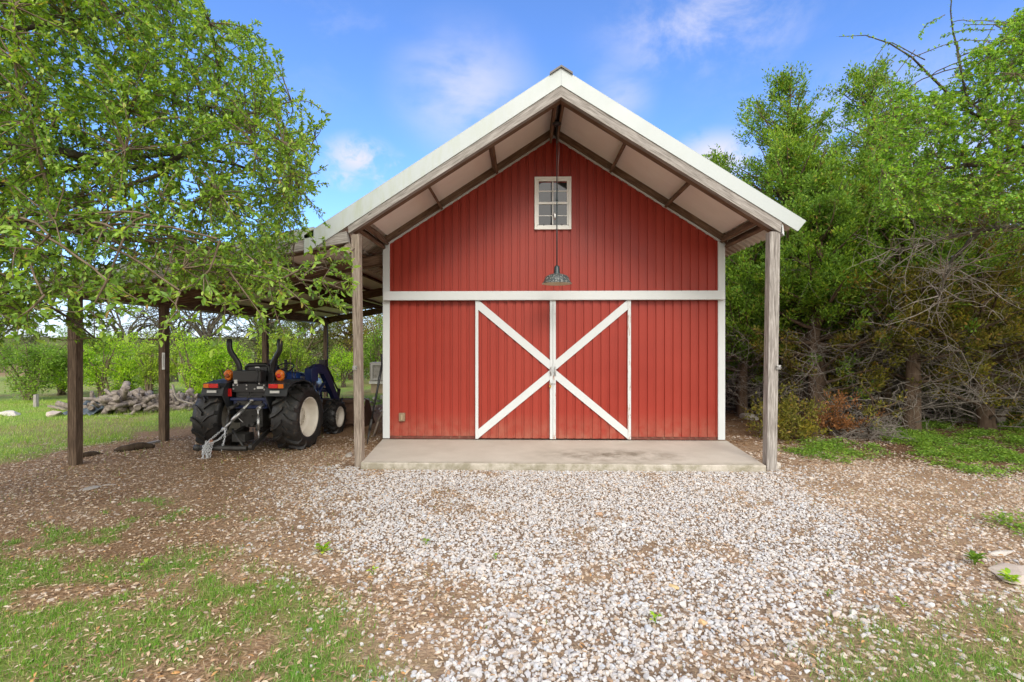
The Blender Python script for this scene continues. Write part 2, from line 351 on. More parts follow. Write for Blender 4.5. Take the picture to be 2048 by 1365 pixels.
LAWN = np.vstack([gpoly([(-900, 965), (0, 928), (140, 899), (300, 866), (400, 850), (520, 830), (640, 815)]), [[-3.5, 7], [-3.5, 30], [-60, 30]]])
WEEDS = gpoly([(1740, 862), (1850, 845), (2048, 838), (2500, 848), (2500, 985), (2100, 940), (1965, 952), (1880, 930), (1790, 892)])
WEEDS2 = gpoly([(1555, 900), (1600, 886), (1680, 884), (1760, 893), (1775, 908), (1690, 926), (1620, 918)])
WEEDS3 = gpoly([(1980, 1040), (2060, 1030), (2300, 1060), (2300, 1100), (2048, 1078), (1985, 1056)])
def gz(x, y):
    x = np.asarray(x, float); y = np.asarray(y, float)
    z = -.083+.016*(fbm(x, y, 1.7, 3)-.5)+.008*(vnoise(x, y, .33, 9)-.5)
    z = z-.014*np.clip(-8.2-x, 0, 40)-.004*np.clip(y-3, 0, 200)*(x < -3)
    apron = (np.abs(x) < 3.2) & (y > -1.95)
    return np.where(apron, -.10, z)
def zone(x, y):
    w = .55*(fbm(x, y, .9, 21)-.5)+.35*(fbm(x, y, .25, 5)-.5)
    core = .75*sstep(sdist(x, y, G_CORE)+w*1.5, -.55, .75)+.25*sstep(sdist(x, y, G_CORE)+w*1.2, -.1, .3); outer = sstep(sdist(x, y, G_OUT)+w, -.5, .4)
    bald = fbm(x, y, .42, 40); core = core*(.2+.8*sstep(bald, .27, .44))*(1-.85*sstep(sdist(x, y, BALD)+w*.5, -.12, .14))
    n = fbm(x, y, .55, 11); n2 = fbm(x, y, .16, 12)
    gl = sstep(sdist(x, y, GRASS_L)+w*.8, -.2, .25)*sstep(n*.65+n2*.35, .34, .54); gr = sstep(sdist(x, y, GRASS_R)+w*.8, -.25, .3)*sstep(n*.6+n2*.4, .40, .6)*.75
    lawn = sstep(sdist(x, y, LAWN)+w*1.6, -.3, .3)*(.45+.55*sstep(fbm(x, y, 1.3, 31), .32, .5))
    tuft = sstep(sdist(x, y, gpoly([(-200, 1000), (260, 990), (520, 1040), (540, 1100), (-200, 1120)])), -.2, .2)*sstep(n*.5+n2*.5, .60, .68)*.8
    we = np.maximum(sstep(sdist(x, y, WEEDS)+w*1.2, -.25, .2)*sstep(n*.6+fbm(x, y, .35, 14)*.4, .38, .54), np.maximum(sstep(sdist(x, y, WEEDS2)+w*.8, -.15, .15)*sstep(n2, .36, .5), sstep(sdist(x, y, WEEDS3)+w*.6, -.12, .15)*sstep(n2, .40, .55)))
    edge = sstep(sdist(x, y, gpoly([(760, 1290), (1000, 1310), (1180, 1340), (1700, 1330), (1700, 2000), (700, 2000)])), -.1, .2)*sstep(n2*.6+n*.4, .56, .68)*.6
    return dict(core=core, outer=outer, grass=np.maximum.reduce([gl, gr, tuft, edge]), lawn=lawn, weeds=we)
def ground_mat():
    t = NT('ground_earth', .95, .1); v = t.coord()
    def attr(n):
        a = t.n('ShaderNodeAttribute'); a.attribute_name = n; return a.outputs['Fac']
    n = t.noise(v, 1.1, 8, .65); f = t.noise(v, 24, 6, .75)
    k = t.ramp(n, [(.30, (.20, .115, .06)), (.5, (.33, .205, .112)), (.72, (.44, .30, .185))])
    k = t.mix(t.range(f, .33, .62, .6, 0), k, (.09, .055, .033))
    # chips, bark and small stones trodden into the soil
    x = t.n('ShaderNodeTexVoronoi'); t.l(t.coord('Object', (1, 1.5, 1)), x.inputs['Vector']); x.inputs['Scale'].default_value = 30
    cc = t.ramp(x.outputs['Color'], [(.2, (.20, .125, .078)), (.45, (.36, .25, .165)), (.62, (.48, .35, .235)), (.8, (.33, .17, .08)), (1, (.58, .48, .38))], 'CONSTANT')
    k = t.mix(t.math('MULTIPLY', t.range(x.outputs['Distance'], .30, .46, 1, 0), t.range(t.noise(v, 3, 4, .6), .36, .56, .25, .95)), k, cc)
    k = t.mix(t.math('MULTIPLY', attr('outer'), .5), k, t.mix(.55, k, (.50, .38, .28)))
    dark = t.ramp(f, [(.3, (.12, .082, .055)), (.7, (.30, .22, .155))]); k = t.mix(t.math('MULTIPLY', attr('core'), .8), k, dark)
    g = t.ramp(t.noise(v, 9, 6, .7), [(.3, (.12, .20, .035)), (.5, (.22, .33, .065)), (.72, (.38, .41, .15))])
    k = t.mix(t.math('MULTIPLY', attr('lawn'), t.range(t.noise(v, 2.2, 6, .7), .3, .5, .3, .92)), k, g); k = t.mix(t.math('MULTIPLY', attr('grass'), .7), k, (.16, .25, .05))
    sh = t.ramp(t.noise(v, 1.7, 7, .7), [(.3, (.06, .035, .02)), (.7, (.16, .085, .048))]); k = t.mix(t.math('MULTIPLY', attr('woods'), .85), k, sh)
    t.color(k); t.bump(t.math('ADD', f, t.math('MULTIPLY', x.outputs['Distance'], -.5)), .8, .02); return t.m
def make_ground():
    def axis(fine0, fine1, step, lo, hi):
        a = np.arange(fine0, fine1, step); out = [a]; s = step; p = fine1; r = []
        while p < hi: r.append(p); s *= 1.22; p += s
        r.append(hi); s = step; p = fine0; l = []
        while p > lo: s *= 1.22; p -= s; l.append(max(p, lo))
        return np.concatenate([np.array(l[::-1]), a, np.array(r)])
    xs = axis(-9.0, 8.0, .06, -900, 900); ys = axis(-8.5, 4.0, .06, -300, 1200)
    X, Y = np.meshgrid(xs, ys); x, y = X.ravel(), Y.ravel(); z = gz(x, y)
    near = (np.abs(x) < 70) & (np.abs(y) < 70); zz = {k: np.zeros(len(x)) for k in ('core', 'outer', 'grass', 'lawn', 'weeds')}
    q = zone(x[near], y[near])
    for k in q: zz[k][near] = q[k]
    zz['lawn'][~near] = 1
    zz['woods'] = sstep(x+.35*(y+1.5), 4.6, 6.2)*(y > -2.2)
    nx, ny = len(xs), len(ys); i = np.arange(nx*ny).reshape(ny, nx); f = np.stack([i[:-1, :-1], i[:-1, 1:], i[1:, 1:], i[1:, :-1]], -1).reshape(-1, 4)
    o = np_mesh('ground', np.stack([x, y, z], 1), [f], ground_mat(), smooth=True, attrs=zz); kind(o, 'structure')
make_ground()

# far wooded hills along the horizon
def make_hills():
    t = NT('hill_woods', 1, .0); v = t.coord(); n = t.noise(v, .09, 6, .7); k = t.ramp(n, [(.3, (.07, .085, .028)), (.7, (.15, .165, .06))]); t.color(k)
    ang = np.linspace(R(-75), R(75), 260); rad = np.array([230, 260, 300, 360, 420.]); V = []
    for j, r in enumerate(rad):
        h = (np.array([-6, 1.6, 3.2, 5.0, 2])[j])*(.65+.7*fbm(ang*40+9, ang*0+j, 9, 77))+2.2*fbm(ang*500, ang*0+j*3, 3, 80)
        V.append(np.stack([np.sin(ang)*r, np.cos(ang)*r, h], 1))
    V = np.concatenate(V); n = len(ang); i = np.arange(5*n).reshape(5, n); f = np.stack([i[:-1, :-1], i[:-1, 1:], i[1:, 1:], i[1:, :-1]], -1).reshape(-1, 4)
    kind(np_mesh('hills', V, [f], t.m, smooth=True), 'structure')
make_hills()

# concrete apron before the doors
def make_apron():
    pl = [(-2.88, -1.83), (2.905, -1.88), (3.10, -.03), (-3.075, -.03)]
    m = MB(); m.prism([(x, y, -.16) for x, y in pl], (0, 0, 0), (0, 0, .16)); kind(m.build('concrete_pavement', M['concrete'], bevel=.012), 'structure')
make_apron()

# ---------------------------------------------------------------- the barn
SL = .64; AX = .02
barn = thing('barn', 'red metal barn with white trim, gabled porch and open lean-to on its left', 'barn', (0, 0, 0))
def ribbed(name, x0, x1, y, z0, ztop, mat, parent, pitch=.1525, depth=.022, off=0.0, ymat=None):
    """sheet-metal cladding in the XZ plane: flats with narrow sunken grooves"""
    xs = [x0]; ds = [0.0]; k = math.ceil((x0-off)/pitch)
    while True:
        c = off+k*pitch; k += 1
        if c+.028 >= x1: break
        if c-.028 <= x0: continue
        for dx, d in ((-.0265, 0), (-.0215, depth), (.0215, depth), (.0265, 0)): xs.append(c+dx); ds.append(d)
    xs.append(x1); ds.append(0.0)
    if callable(ztop): # break at the apex so that the gable line stays straight
        for i in range(len(xs)-1):
            if xs[i] < AX < xs[i+1]: xs.insert(i+1, AX); ds.insert(i+1, (ds[i]+ds[i+1])/2); break
    xs = np.array(xs); ds = np.array(ds); zt = np.array([ztop(x) for x in xs]) if callable(ztop) else np.full(len(xs), ztop); n = len(xs)
    V = np.concatenate([np.stack([xs, y+ds, np.full(n, z0)], 1), np.stack([xs, y+ds, zt], 1)]); i = np.arange(n-1)
    return np_mesh(name, V, [np.stack([i, i+1, n+i+1, n+i], 1)], mat, parent)
wall_top = lambda x: 5.435-SL*abs(x-AX)
fw = ribbed('front_wall', -3.0, 3.0, 0.0, 2.60, wall_top, M['red'], barn)
lw = ribbed('lower_wall', -3.0, -1.36, 0.0, .055, 2.62, M['red'], barn); rw = ribbed('lower_wall', 1.36, 3.0, 0.0, .055, 2.62, M['red'], barn)
m = MB(); m.box(-3.02, 3.02, .022, .14, .0, .055); m.build('base_sill', paint('sill_red', (.16, .045, .03), .6, .3, .4, 0, ((.25, .16, .1), .55), 8), barn)
# side and rear walls (outside the view, they close the box)
m = MB()
for s in (-1, 1):
    for k in range(48): m.box(s*3.02-.012, s*3.02+.012, .06+k*.157, .06+k*.157+.115, 0, 3.45)
    m.box(s*3.0-.01, s*3.0+.01, .05, 7.6, 0, 3.45)
m.prism([(-3.0, 7.6, 0), (3.0, 7.6, 0), (3.0, 7.6, 3.5), (AX, 7.6, 5.42), (-3.0, 7.6, 3.5)], (0, 0, 0), (0, .02, 0)); m.build('side_wall', M['red'], barn)
m = MB(); m.box(-3.0, 3.0, .1, 7.55, .0, .01); m.build('floor_slab', M['concrete'], barn)
for s in (-1, 1):
    m = MB(); x0, x1 = (2.945, 3.07) if s > 0 else (-3.07, -2.945); zt0 = wall_top(x0)-.0; zt1 = wall_top(x1)
    m.prism([(x0, -.028, .012), (x1, -.028, .012), (x1, -.028, zt1), (x0, -.028, zt0)], (0, 0, 0), (0, .027, 0)); m.build('corner_trim', M['white'], barn, bevel=.004)
m = MB(); m.box(-3.035, 3.03, -.135, -.03, 2.502, 2.662); m.build('door_header', M['white'], barn, bevel=.006)
# thin white trim under the rake
for s in (-1, 1):
    m = MB(); xa, xb = AX, s*3.07; m.prism([(xa, -.02, wall_top(xa)), (xb, -.02, wall_top(xb)), (xb, -.02, wall_top(xb)+.035), (xa, -.02, wall_top(xa)+.035)], (0, 0, 0), (0, .04, 0)); m.build('rake_trim', M['white'], barn)
# sliding doors
def make_door(s):
    y = -.055; a, b = (-1.385, .0) if s < 0 else (.002, 1.388); d = ribbed('door', a+.01, b-.01, y, .03, 2.50, M['red'], barn, off=.076)
    if s > 0: d['label'] = 'right door with rust stained edge trim'
    out = (a, a+.053) if s < 0 else (b-.056, b); inn = (b-.052, b-.001) if s < 0 else (a+.001, a+.052)
    for (u, w), mt in ((out, 'white' if s < 0 else 'white_rust'), (inn, 'white' if s < 0 else 'white_rust')):
        m = MB(); m.box(u, w, y-.03, y+.02, .022, 2.503); m.build('edge_trim', M[mt], d, bevel=.003)
    x_o, x_i = (out[1], inn[0]) if s < 0 else (out[0], inn[1]); mid = 1.257; h = .176
    for up in (True, False):
        m = MB()
        # plumb-cut ends against the edge trims
        if up: pts = [(x_o, 2.51-h), (x_i, mid+.002), (x_i, mid+h), (x_o, 2.51)]
        else: pts = [(x_o, .03), (x_i, mid-h), (x_i, mid-.002), (x_o, .03+h*.92)]
        m.prism([(px, y-.022, pz) for px, pz in pts], (0, 0, 0), (0, .021, 0))
        for k in range(9):
            f = .06+k*.11; cx = x_o+(x_i-x_o)*f; cz = (pts[0][1]+pts[3][1])/2+((pts[1][1]+pts[2][1])/2-(pts[0][1]+pts[3][1])/2)*f+(.035 if k % 2 else -.03)
            m.lathe([(.006, -.0255), (.0075, -.0215)], 6, (cx, y, cz), 'y')
        m.build('brace', M['white'], d)
    m = MB(); hx = -.037 if s < 0 else .037
    m.box(hx-.017, hx+.017, y-.036, y-.0305, 1.145, 1.315); m.tube([(hx, y-.036, 1.165), (hx, y-.07, 1.175), (hx, y-.075, 1.23), (hx, y-.07, 1.285), (hx, y-.036, 1.295)], .008, 8); m.build('handle', M['steel'], d)
    return d
dl = make_door(-1); dr = make_door(1)
m = MB(); m.box(-.062, .045, -.093, -.0865, .995, 1.025); m.box(-.05, -.03, -.108, -.093, .99, 1.03); m.box(.02, .032, -.10, -.093, 1.0, 1.02); m.build('hasp', M['steel'], dl)
m = MB(); m.tube([(-.058, -.105, .985), (-.058, -.105, 1.005), (-.052, -.105, 1.018), (-.042, -.105, 1.018), (-.036, -.105, 1.005), (-.036, -.105, .985)], .004, 6)
m.prism([(-.066, -.116, .955), (-.047, -.116, .932), (-.028, -.116, .955), (-.028, -.116, .985), (-.066, -.116, .985)], (0, 0, 0), (0, .02, 0))
tag(m.build('padlock', M['brass']), 'small brass padlock hanging from the hasp between the barn doors', 'padlock')
# loft window
m = MB()
X0, X1, Z0, Z1 = -.325, .333, 3.775, 4.72
for a, b, c, e in ((X0, X1, Z1-.045, Z1), (X0, X1, Z0, Z0+.045), (X0, X0+.045, Z0+.045, Z1-.045), (X1-.045, X1, Z0+.045, Z1-.045)): m.box(a, b, -.05, -.001, c, e)
vinyl = paint('window_vinyl', (.78, .78, .73), .4, .04)
win = m.build('window', vinyl, barn, bevel=.004)
xi0, xi1 = X0+.047, X1-.047; zm = 4.245
m = MB()
for a, b, c, e in ((xi0, xi1, Z1-.075, Z1-.047), (xi0, xi1, zm-.015, zm+.025), (xi0, xi0+.03, zm+.025, Z1-.075), (xi1-.03, xi1, zm+.025, Z1-.075)): m.box(a, b, -.036, -.006, c, e)
for a, b, c, e in ((-.006, .012, zm+.025, Z1-.075), (xi0+.03, xi1-.03, 4.455, 4.473)): m.box(a, b, -.0285, -.0225, c, e)
m.build('upper_sash', vinyl, win)
m = MB()
for a, b, c, e in ((xi0, xi1, Z0+.047, Z0+.08), (xi0, xi0+.028, Z0+.09, zm-.017), (xi1-.028, xi1, Z0+.09, zm-.017)): m.box(a, b, -.026, -.005, c, e)
for a, b, c, e in ((-.004, .010, Z0+.09, zm-.017), (xi0+.028, xi1-.028, 4.02, 4.032)): m.box(a, b, -.0195, -.0145, c, e)
m.build('lower_sash', vinyl, win)
for c, e, y in ((zm+.02, Z1-.10, -.022), (Z0+.085, zm-.012, -.014)):
    m = MB(); m.box(xi0+.02, xi1-.02, y, y+.004, c, e); m.build('pane', M['glass'], win)
m = MB()
for x in (xi0+.12, xi1-.12): m = MB(); m.lathe([(.012, -.0), (.014, .01)], 8, (x, -.036, Z0+.085), 'y'); m.build('latch', M['black'], win)
# outlet box
m = MB(); m.box(-2.772, -2.662, -.055, -.002, .325, .475); ob = m.build('outlet_box', M['tanbox'], barn, bevel=.008)
m = MB(); m.box(-2.735, -2.70, -.066, -.056, .35, .45); m.build('cover', paint('cover_tan', (.33, .25, .155), .5, .1), ob, bevel=.004)

# roof
YF, YB = -1.76, 7.95; RTOP = 5.68; XL, XR = -3.72, 3.46
roof_z = lambda x: RTOP-SL*abs(x-AX)
def corrugated(name, xa, za, xb, zb, y0, y1, mat, parent, pitch=.186, d=.034):
    ys = [y0]; ds = [0.]; k = 0
    while True:
        c = y0+.05+k*pitch; k += 1
        if c+.11 > y1: break
        for dy, e in ((0, 0), (.025, d), (.07, d), (.095, 0)): ys.append(c+dy); ds.append(e)
    ys.append(y1); ds.append(0.); ys = np.array(ys); ds = np.array(ds); n = len(ys); o = np.ones(n)
    V = np.concatenate([np.stack([o*xa, ys, za+ds], 1), np.stack([o*xb, ys, zb+ds], 1)]); i = np.arange(n-1)
    ob = np_mesh(name, V, [np.stack([i, i+1, n+i+1, n+i], 1)], mat, parent)
    md = ob.modifiers.new('gauge', 'SOLIDIFY'); md.thickness = .004; return ob
roof = corrugated('roof', AX, RTOP-.05, XR, roof_z(XR)-.05, YF, YB, M['sheet'], barn); roof2 = corrugated('roof_slope', AX, RTOP-.05, XL, roof_z(XL)-.05, YF, YB, M['sheet'], roof)
def fascia(name, xa, xb, zt, zb, parent, mat, perp=False):
    m = MB(); pa, pb = [xa, zt(xa)], [xb, zt(xb)]; qa, qb = [xa, zb(xa)], [xb, zb(xb)]
    if perp: qb = [xb-.115, zb(xb-.115)]
    m.prism([(p[0], YF-.045, p[1]) for p in (pa, pb, qb, qa)], (0, 0, 0), (0, .03, 0))
    m.prism([(pa[0], YF-.044, pa[1]+.002), (pb[0], YF-.044, pb[1]+.002), (pb[0], YF-.044, pb[1]+.006), (pa[0], YF-.044, pa[1]+.006)], (0, 0, 0), (0, .20, 0)); return m.build(name, mat, parent)
GB = lambda x: 5.452-SL*abs(x-AX)*.985       # top of the gable beam
fascia('fascia', AX+.001, XR+.04, lambda x: roof_z(x)+.015, lambda x: GB(x)-.006, roof, M['fascia'], True)
fascia('fascia', AX-.001, XL, lambda x: roof_z(x)+.015, lambda x: GB(x)-.006 if x > -3.2 else GB(-3.2)-.19-(abs(x)-3.2)*.40, roof, M['fascia'])
m = MB(); yc0, yc1 = YF-.075, YB+.02
for s in (-1, 1): m.bar((AX+s*.0, 0, 0), (AX+s*.0, 1e-3, 0), 1e-4, 1e-4) if False else m.prism([(AX, yc0, RTOP+.045), (AX+s*.165, yc0, RTOP+.045-.165*SL), (AX+s*.165, yc0, RTOP+.015-.165*SL), (AX, yc0, RTOP+.016)], (0, 0, 0), (0, yc1-yc0, 0))
m.build('ridge_cap', paint('ridge_cap_metal', (.13, .125, .12), .6, .3), roof)
# gable beam: two doubled timbers meeting at the apex, front face in weathered grey
def gable_timber(name, x_end, ztop, zbot, y0, y1, mat, parent, trim=0):
    m = MB(); x0 = AX; s = 1 if x_end > 0 else -1; L = math.hypot(x_end-x0, ztop(x_end)-ztop(x0)); b = 0
    P = [(x0, ztop(x0)), (x_end, ztop(x_end)), (x_end-s*trim, zbot(x_end-s*trim)), (x0, zbot(x0))]; h = P[0][1]-P[3][1]
    for y in (y0, y1):
        for p in P: m.v.append(Vector((p[0], y, p[1])))
    o = 7*s
    m.face((0, 1, 2, 3), [(o, 0), (o+L, 0), (o+L, h), (o, h)]); m.face((7, 6, 5, 4), [(o, 1), (o+L, 1), (o+L, 1+h), (o, 1+h)])
    for a, c in ((0, 1), (1, 2), (2, 3), (3, 0)):
        l2 = L if a in (0, 2) else h; m.face((a, c, 4+c, 4+a), [(o, 2), (o+l2, 2), (o+l2, 2+y1-y0), (o, 2+y1-y0)])
    return m.build(name, mat, parent)
for xe in (3.17, -3.09):
    gable_timber('gable_beam', xe, GB, lambda x: GB(x)-.168, YF-.03, YF+.062, M['wood_grey'], barn, .02)
    gable_timber('inner_beam', xe*.985, lambda x: GB(x)+.03, lambda x: GB(x)-.160, YF+.064, YF+.20, M['wood_brown'], barn)
    gable_timber('wall_rafter', xe*.975, lambda x: wall_top(x)+.19, lambda x: wall_top(x)+.036, -.055, -.003, M['wood_brown'], barn)
m = MB(); m.prism([(3.172, YF-.035, 3.43), (3.185, YF-.035, 3.405), (3.20, YF-.035, 3.265), (3.172, YF-.035, 3.30)], (0, 0, 0), (0, .10, 0)); m.build('end_trim', M['white'], roof)
# ridge boards with the box that carries the lamp
for s in (-1, 1):
    m = MB(); m.bar((AX+s*.055, YF+.19, 5.455), (AX+s*.055, -.05, 5.455), .04, .28); m.build('ridge_board', M['wood_brown'], barn)
# purlins of the porch and the ceiling between them
for x in (-3.0, -2.02, -1.03, 1.06, 2.04, 3.02):
    z = wall_top(x)+.075; n = (SL, 0, 1) if x > 0 else (-SL, 0, 1)
    m = MB(); m.bar((x, YF+.19, z), (x, -.055, z), .042, .15, n); m.build('purlin', M['wood_brown'], barn)
for x in (-3.03, 3.07):
    m = MB(); s = 1 if x > 0 else -1; z = wall_top(x)+.05; m.bar((x+s*.03, YF+.19, z-.04), (x+s*.03, -.056, z-.04), .05, .13, (s*SL, 0, 1)); m.build('eave_purlin', M['wood_brown'], barn)
for s in (-1, 1):
    m = MB(); za = lambda x: wall_top(x)+.165; xa, xb = AX+s*.075, s*3.0+AX
    m.prism([(xa, YF+.2, za(xa)), (xb, YF+.2, za(xb)), (xb, YF+.2, za(xb)+.02), (xa, YF+.2, za(xa)+.02)], (0, 0, 0), (0, -YF-.26, 0)); m.build('ceiling_panel', M['soffit'], barn)
# porch posts
def post(x, y, z0, z1, lean, mat, w=.145, d=.145):
    m = MB(); m.bar((x+lean, y, z0), (x, y, z1), w, d, (0, 1, 0)); return m.build('post', mat, barn, bevel=.006)
pl = post(-2.995, YF+.09, -.2, 3.33, .05, M['wood_post'], .115, .13); pr = post(3.085, YF+.06, -.2, 3.33, -.05, M['wood_grey'], .145, .14)
for p, x, y, z in ((pl, -2.99, YF+.005, 1.37), (pr, 3.12, YF-.025, 1.385)):
    m = MB(); m.box(x-.03, x+.03, y-.012, y, z-.03, z+.03); m.tube([(x-.03, y-.014, z+.012), (x-.02, y-.05, z+.01), (x+.02, y-.05, z-.005), (x+.03, y-.014, z-.012)], .006, 6); m.build('hook', M['steel'], p)

# lean-to
LT = lambda x: 3.36-.180*(-3.11-x)*1.0       # top of the lean-to rafters
LX0, LX1 = -3.09, -7.42
frames = (YF+.02, .10, 3.75, 7.70)
for k, y in enumerate(frames):
    m = MB(); xe = LX1; xs = LX0 if k == 0 else -3.035
    m.bar((xs, y, LT(xs)-.08), (xe, y, LT(xe)-.08), .05 if k else .09, .16); m.build('lean_to_rafter', M['wood_grey'] if k == 0 else M['wood_brown'], barn)
    m = MB(); m.bar((xs, y+.075, LT(xs)-.10), (xe+.1, y+.075, LT(xe)-.10), .05, .17); m.build('lean_to_rafter', M['wood_brown'], barn)
    p = post(-7.2, y+.02, -.5, LT(-7.2)-.16, 0.0, M['wood_dark'], .125 if k else .13, .125)
m = MB(); m.bar((-3.13, YF+.05, 3.17), (-3.04, YF+.05, 3.08), .10, .12); m.build('corbel', M['wood_post'], barn)
for k in range(8):
    x = -3.45-k*.55; m = MB(); m.bar((x, YF+.1, LT(x)+.022), (x, YB-.1, LT(x)+.022), .09, .04, (.18, 0, 1)); m.build('lean_to_purlin', M['wood_brown'], barn)
m = MB(); m.bar((-7.12, YF+.1, LT(-7.12)-.12), (-7.12, YB-.1, LT(-7.12)-.12), .05, .2); m.build('eave_beam', M['wood_brown'], barn)
m = MB(); m.bar((-5.2, YF+.16, LT(-5.2)-.06), (-5.2, YB-.1, LT(-5.2)-.06), .045, .13); m.build('mid_purlin', M['wood_brown'], barn)
m = MB(); xa, xb = -3.6, -7.6; m.prism([(xa, YF+.1, LT(xa)+.046), (xb, YF+.1, LT(xb)+.046), (xb, YF+.1, LT(xb)+.058), (xa, YF+.1, LT(xa)+.058)], (0, 0, 0), (0, YB-YF-.2, 0)); m.build('lean_to_ceiling', M['soffit'], barn)
lroof = corrugated('lean_to_roof', -3.4, LT(-3.4)+.075, -7.68, LT(-7.68)+.075, YF, YB, M['sheet'], barn)
fascia('lean_to_fascia', -3.58, -7.68, lambda x: LT(x)+.145, lambda x: LT(x)+.004, lroof, M['fascia'])
m = MB(); m.box(-7.7, -7.66, YF-.04, YB, LT(-7.68)-.1, LT(-7.68)+.09); m.build('eave_trim', M['fascia'], lroof)
m = MB(); m.bar((-7.42, .02, 1.80), (-7.12, .02, 1.80), .03, .03); m.build('peg', M['wood_dark'], barn)
m = MB(); m.box(-7.175, -7.125, .028, .044, 1.25, 1.56); m.lathe([(.006, 0), (.006, .24)], 8, (-7.15, .024, 1.29)); tag(m.build('thermometer', M['label'], bevel=.006), 'narrow pale thermometer strip fixed to the second outer lean-to post', 'thermometer')

# pendant lamp under the ridge
lx, ly = .022, -.85
lamp = thing('pendant_lamp', 'worn enamel barn lamp on a long stem hanging before the loft window', 'lamp', (lx, ly, 2.70))
m = MB(); m.lathe([(.05, 2.66), (.075, 2.63), (.075, 2.60), (.03, 2.58)], 16); m.build('mount', M['black'], lamp)
m = MB(); m.tube([(0, 0, .26), (0, 0, 1.55)], .0105, 10); m.tube([(0, 0, 1.55), (0, 0, 2.6)], .008, 8); m.lathe([(.018, 1.35), (.018, 1.40)], 10); m.build('stem', M['tealdark'], lamp)
m = MB(); m.lathe([(.02, .30), (.035, .285), (.043, .27), (.048, .185), (.058, .165), (.058, .15)], 20); m.build('socket', M['tealdark'], lamp)
m = MB(); m.lathe([(.055, .165), (.10, .155), (.165, .13), (.195, .10), (.205, .065), (.222, .03), (.245, .005), (.247, .0)], 40); m.f = [f for f in m.f if len(f) == 4]; m.uv = m.uv[:len(m.f)*4]; m.sm = m.sm[:len(m.f)]; m.build('lamp_shade', M['enamel'], lamp)
m = MB(); m.lathe([(.243, .001), (.218, .028), (.20, .062), (.19, .095), (.16, .122), (.05, .15)], 40); m.f = [f for f in m.f if len(f) == 4]; m.uv = m.uv[:len(m.f)*4]; m.sm = m.sm[:len(m.f)]; m.build('shade_lining', M['cream_enamel'], lamp)
m = MB(); m.lathe([(.001, .05), (.03, .06), (.038, .09), (.02, .13), (.018, .15)], 14); m.build('bulb', paint('bulb_glass', (.7, .7, .66), .2, .02), lamp)
m = MB(); m.tube([(.02, 0, 2.6), (.035, .02, 2.2), (.012, .02, 1.5)], .0025, 5); m.lathe([(.014, 1.05), (.024, 1.08), (.024, 1.13), (.012, 1.16)], 8, (-.035, .0, 0)); m.build('pull_wire', M['steel'], lamp)

